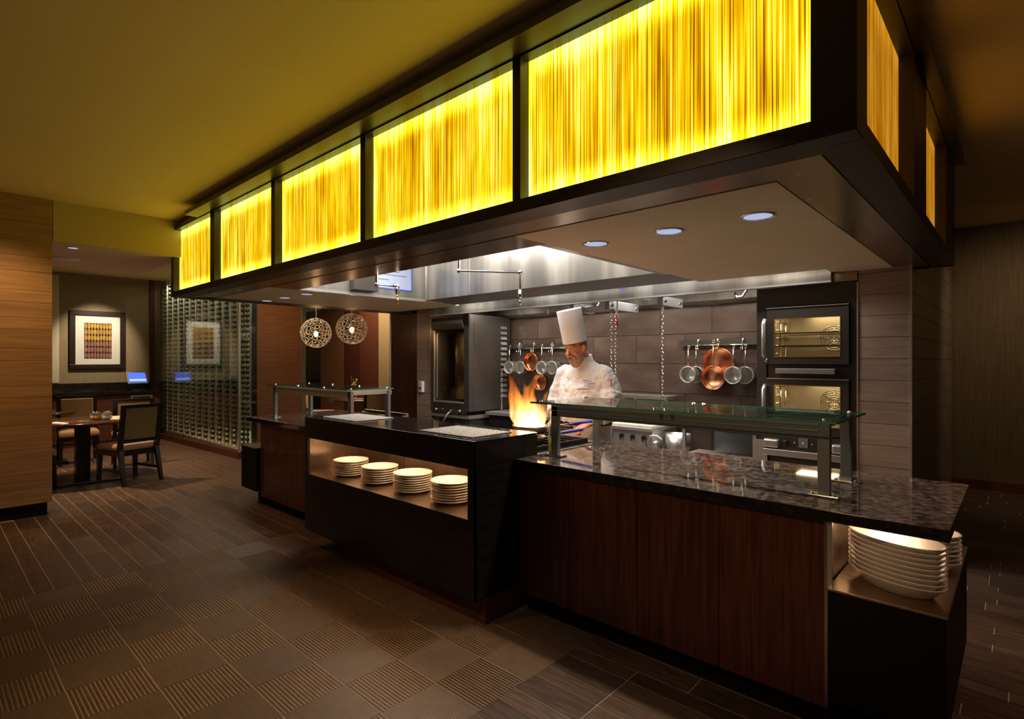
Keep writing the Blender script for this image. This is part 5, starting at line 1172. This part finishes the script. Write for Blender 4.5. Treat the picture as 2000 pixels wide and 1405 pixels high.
def on_front(x, z, off=.004):
    import bisect
    tab = [(.84, .225, .165, .01), (.95, .228, .178, 0), (1.08, .232, .188, -.015), (1.20, .232, .178, -.01), (1.32, .228, .152, 0), (1.40, .205, .125, .005), (1.455, .145, .100, 0)]
    for a, b in zip(tab, tab[1:]):
        if a[0] <= z <= b[0]:
            k = (z-a[0])/(b[0]-a[0]); rx = a[1]+(b[1]-a[1])*k; ry = a[2]+(b[2]-a[2])*k; yo = a[3]+(b[3]-a[3])*k
            return L3(x, yo-ry*math.sqrt(max(0, 1-(x/rx)**2))-off-.006, z)
for z in (1.36, 1.27, 1.18, 1.09, 1.0):
    for x in (-.075, .045): part('button', MB().sphere(on_front(x, z), .008, 8, 5), 'hat', chef)
th = MB(); thd = MB()
for zz, x0, x1 in ((1.338, .085, .15), (1.322, .095, .165)): th.tube([on_front(x0+(x1-x0)*k/4, zz-.006*k/4, .007) for k in range(5)], .0028, 5)
thd.tube([on_front(.06+.09*k/4, 1.268, .007) for k in range(5)], .0028, 5)
part('embroidery', th, 'thread', chef, label='illegible purple embroidered lines on the chest'); part('embroidery', thd, 'thread_dark', chef, label='dark embroidered line on the chest')
part('pocket_pen', MB().cyl(shL+Vector((.098, -.06, -.09)), shL+Vector((.102, -.066, -.03)), .0045, 6), 'red', chef, label='red pen in the sleeve pocket')
part('apron', MB().loft([ring(0, .0, .42, .235, .19), ring(0, -.0, .70, .238, .19), ring(0, .0, .90, .238, .188), ring(0, -.005, 1.0, .236, .190)], 24, cap=False), 'apron', chef)
part('apron_tie', MB().loft([ring(0, -.005, .975, .240, .194), ring(0, -.005, 1.0, .240, .194)], 24, cap=False), 'dark', chef)
tr = MB()
for sx in (-1, 1): tr.tube([L3(sx*.09, 0, .95), L3(sx*.10, 0, .75), L3(sx*.11, 0, .45), L3(sx*.115, .02, .09)], [.125, .115, .095, .085], 14)
part('trousers', tr, 'trouser', chef)
for sx in (-1, 1): part('shoe', MB().loft([(L3(sx*.12, .07, .045), .045, .045, Vx, Vz), (L3(sx*.122, -.02, .05), .055, .055, Vx, Vz), (L3(sx*.128, -.14, .035), .054, .036, Vx, Vz), (L3(sx*.13, -.21, .028), .03, .024, Vx, Vz)], 14), 'dark', chef)
tn = thing('kitchen_tongs', 'steel kitchen tongs in the chef\'s hand over the grate', 'tongs', (-2.52, 3.40, .97))
part('arm', MB().tube([(-2.54, 3.47, .985), (-2.60, 3.36, .985), (-2.66, 3.24, 1.0)], [.006, .007, .005], 6), 'dark', tn); part('arm', MB().tube([(-2.54, 3.47, .975), (-2.585, 3.355, .968), (-2.65, 3.235, .985)], [.006, .007, .005], 6), 'dark', tn)
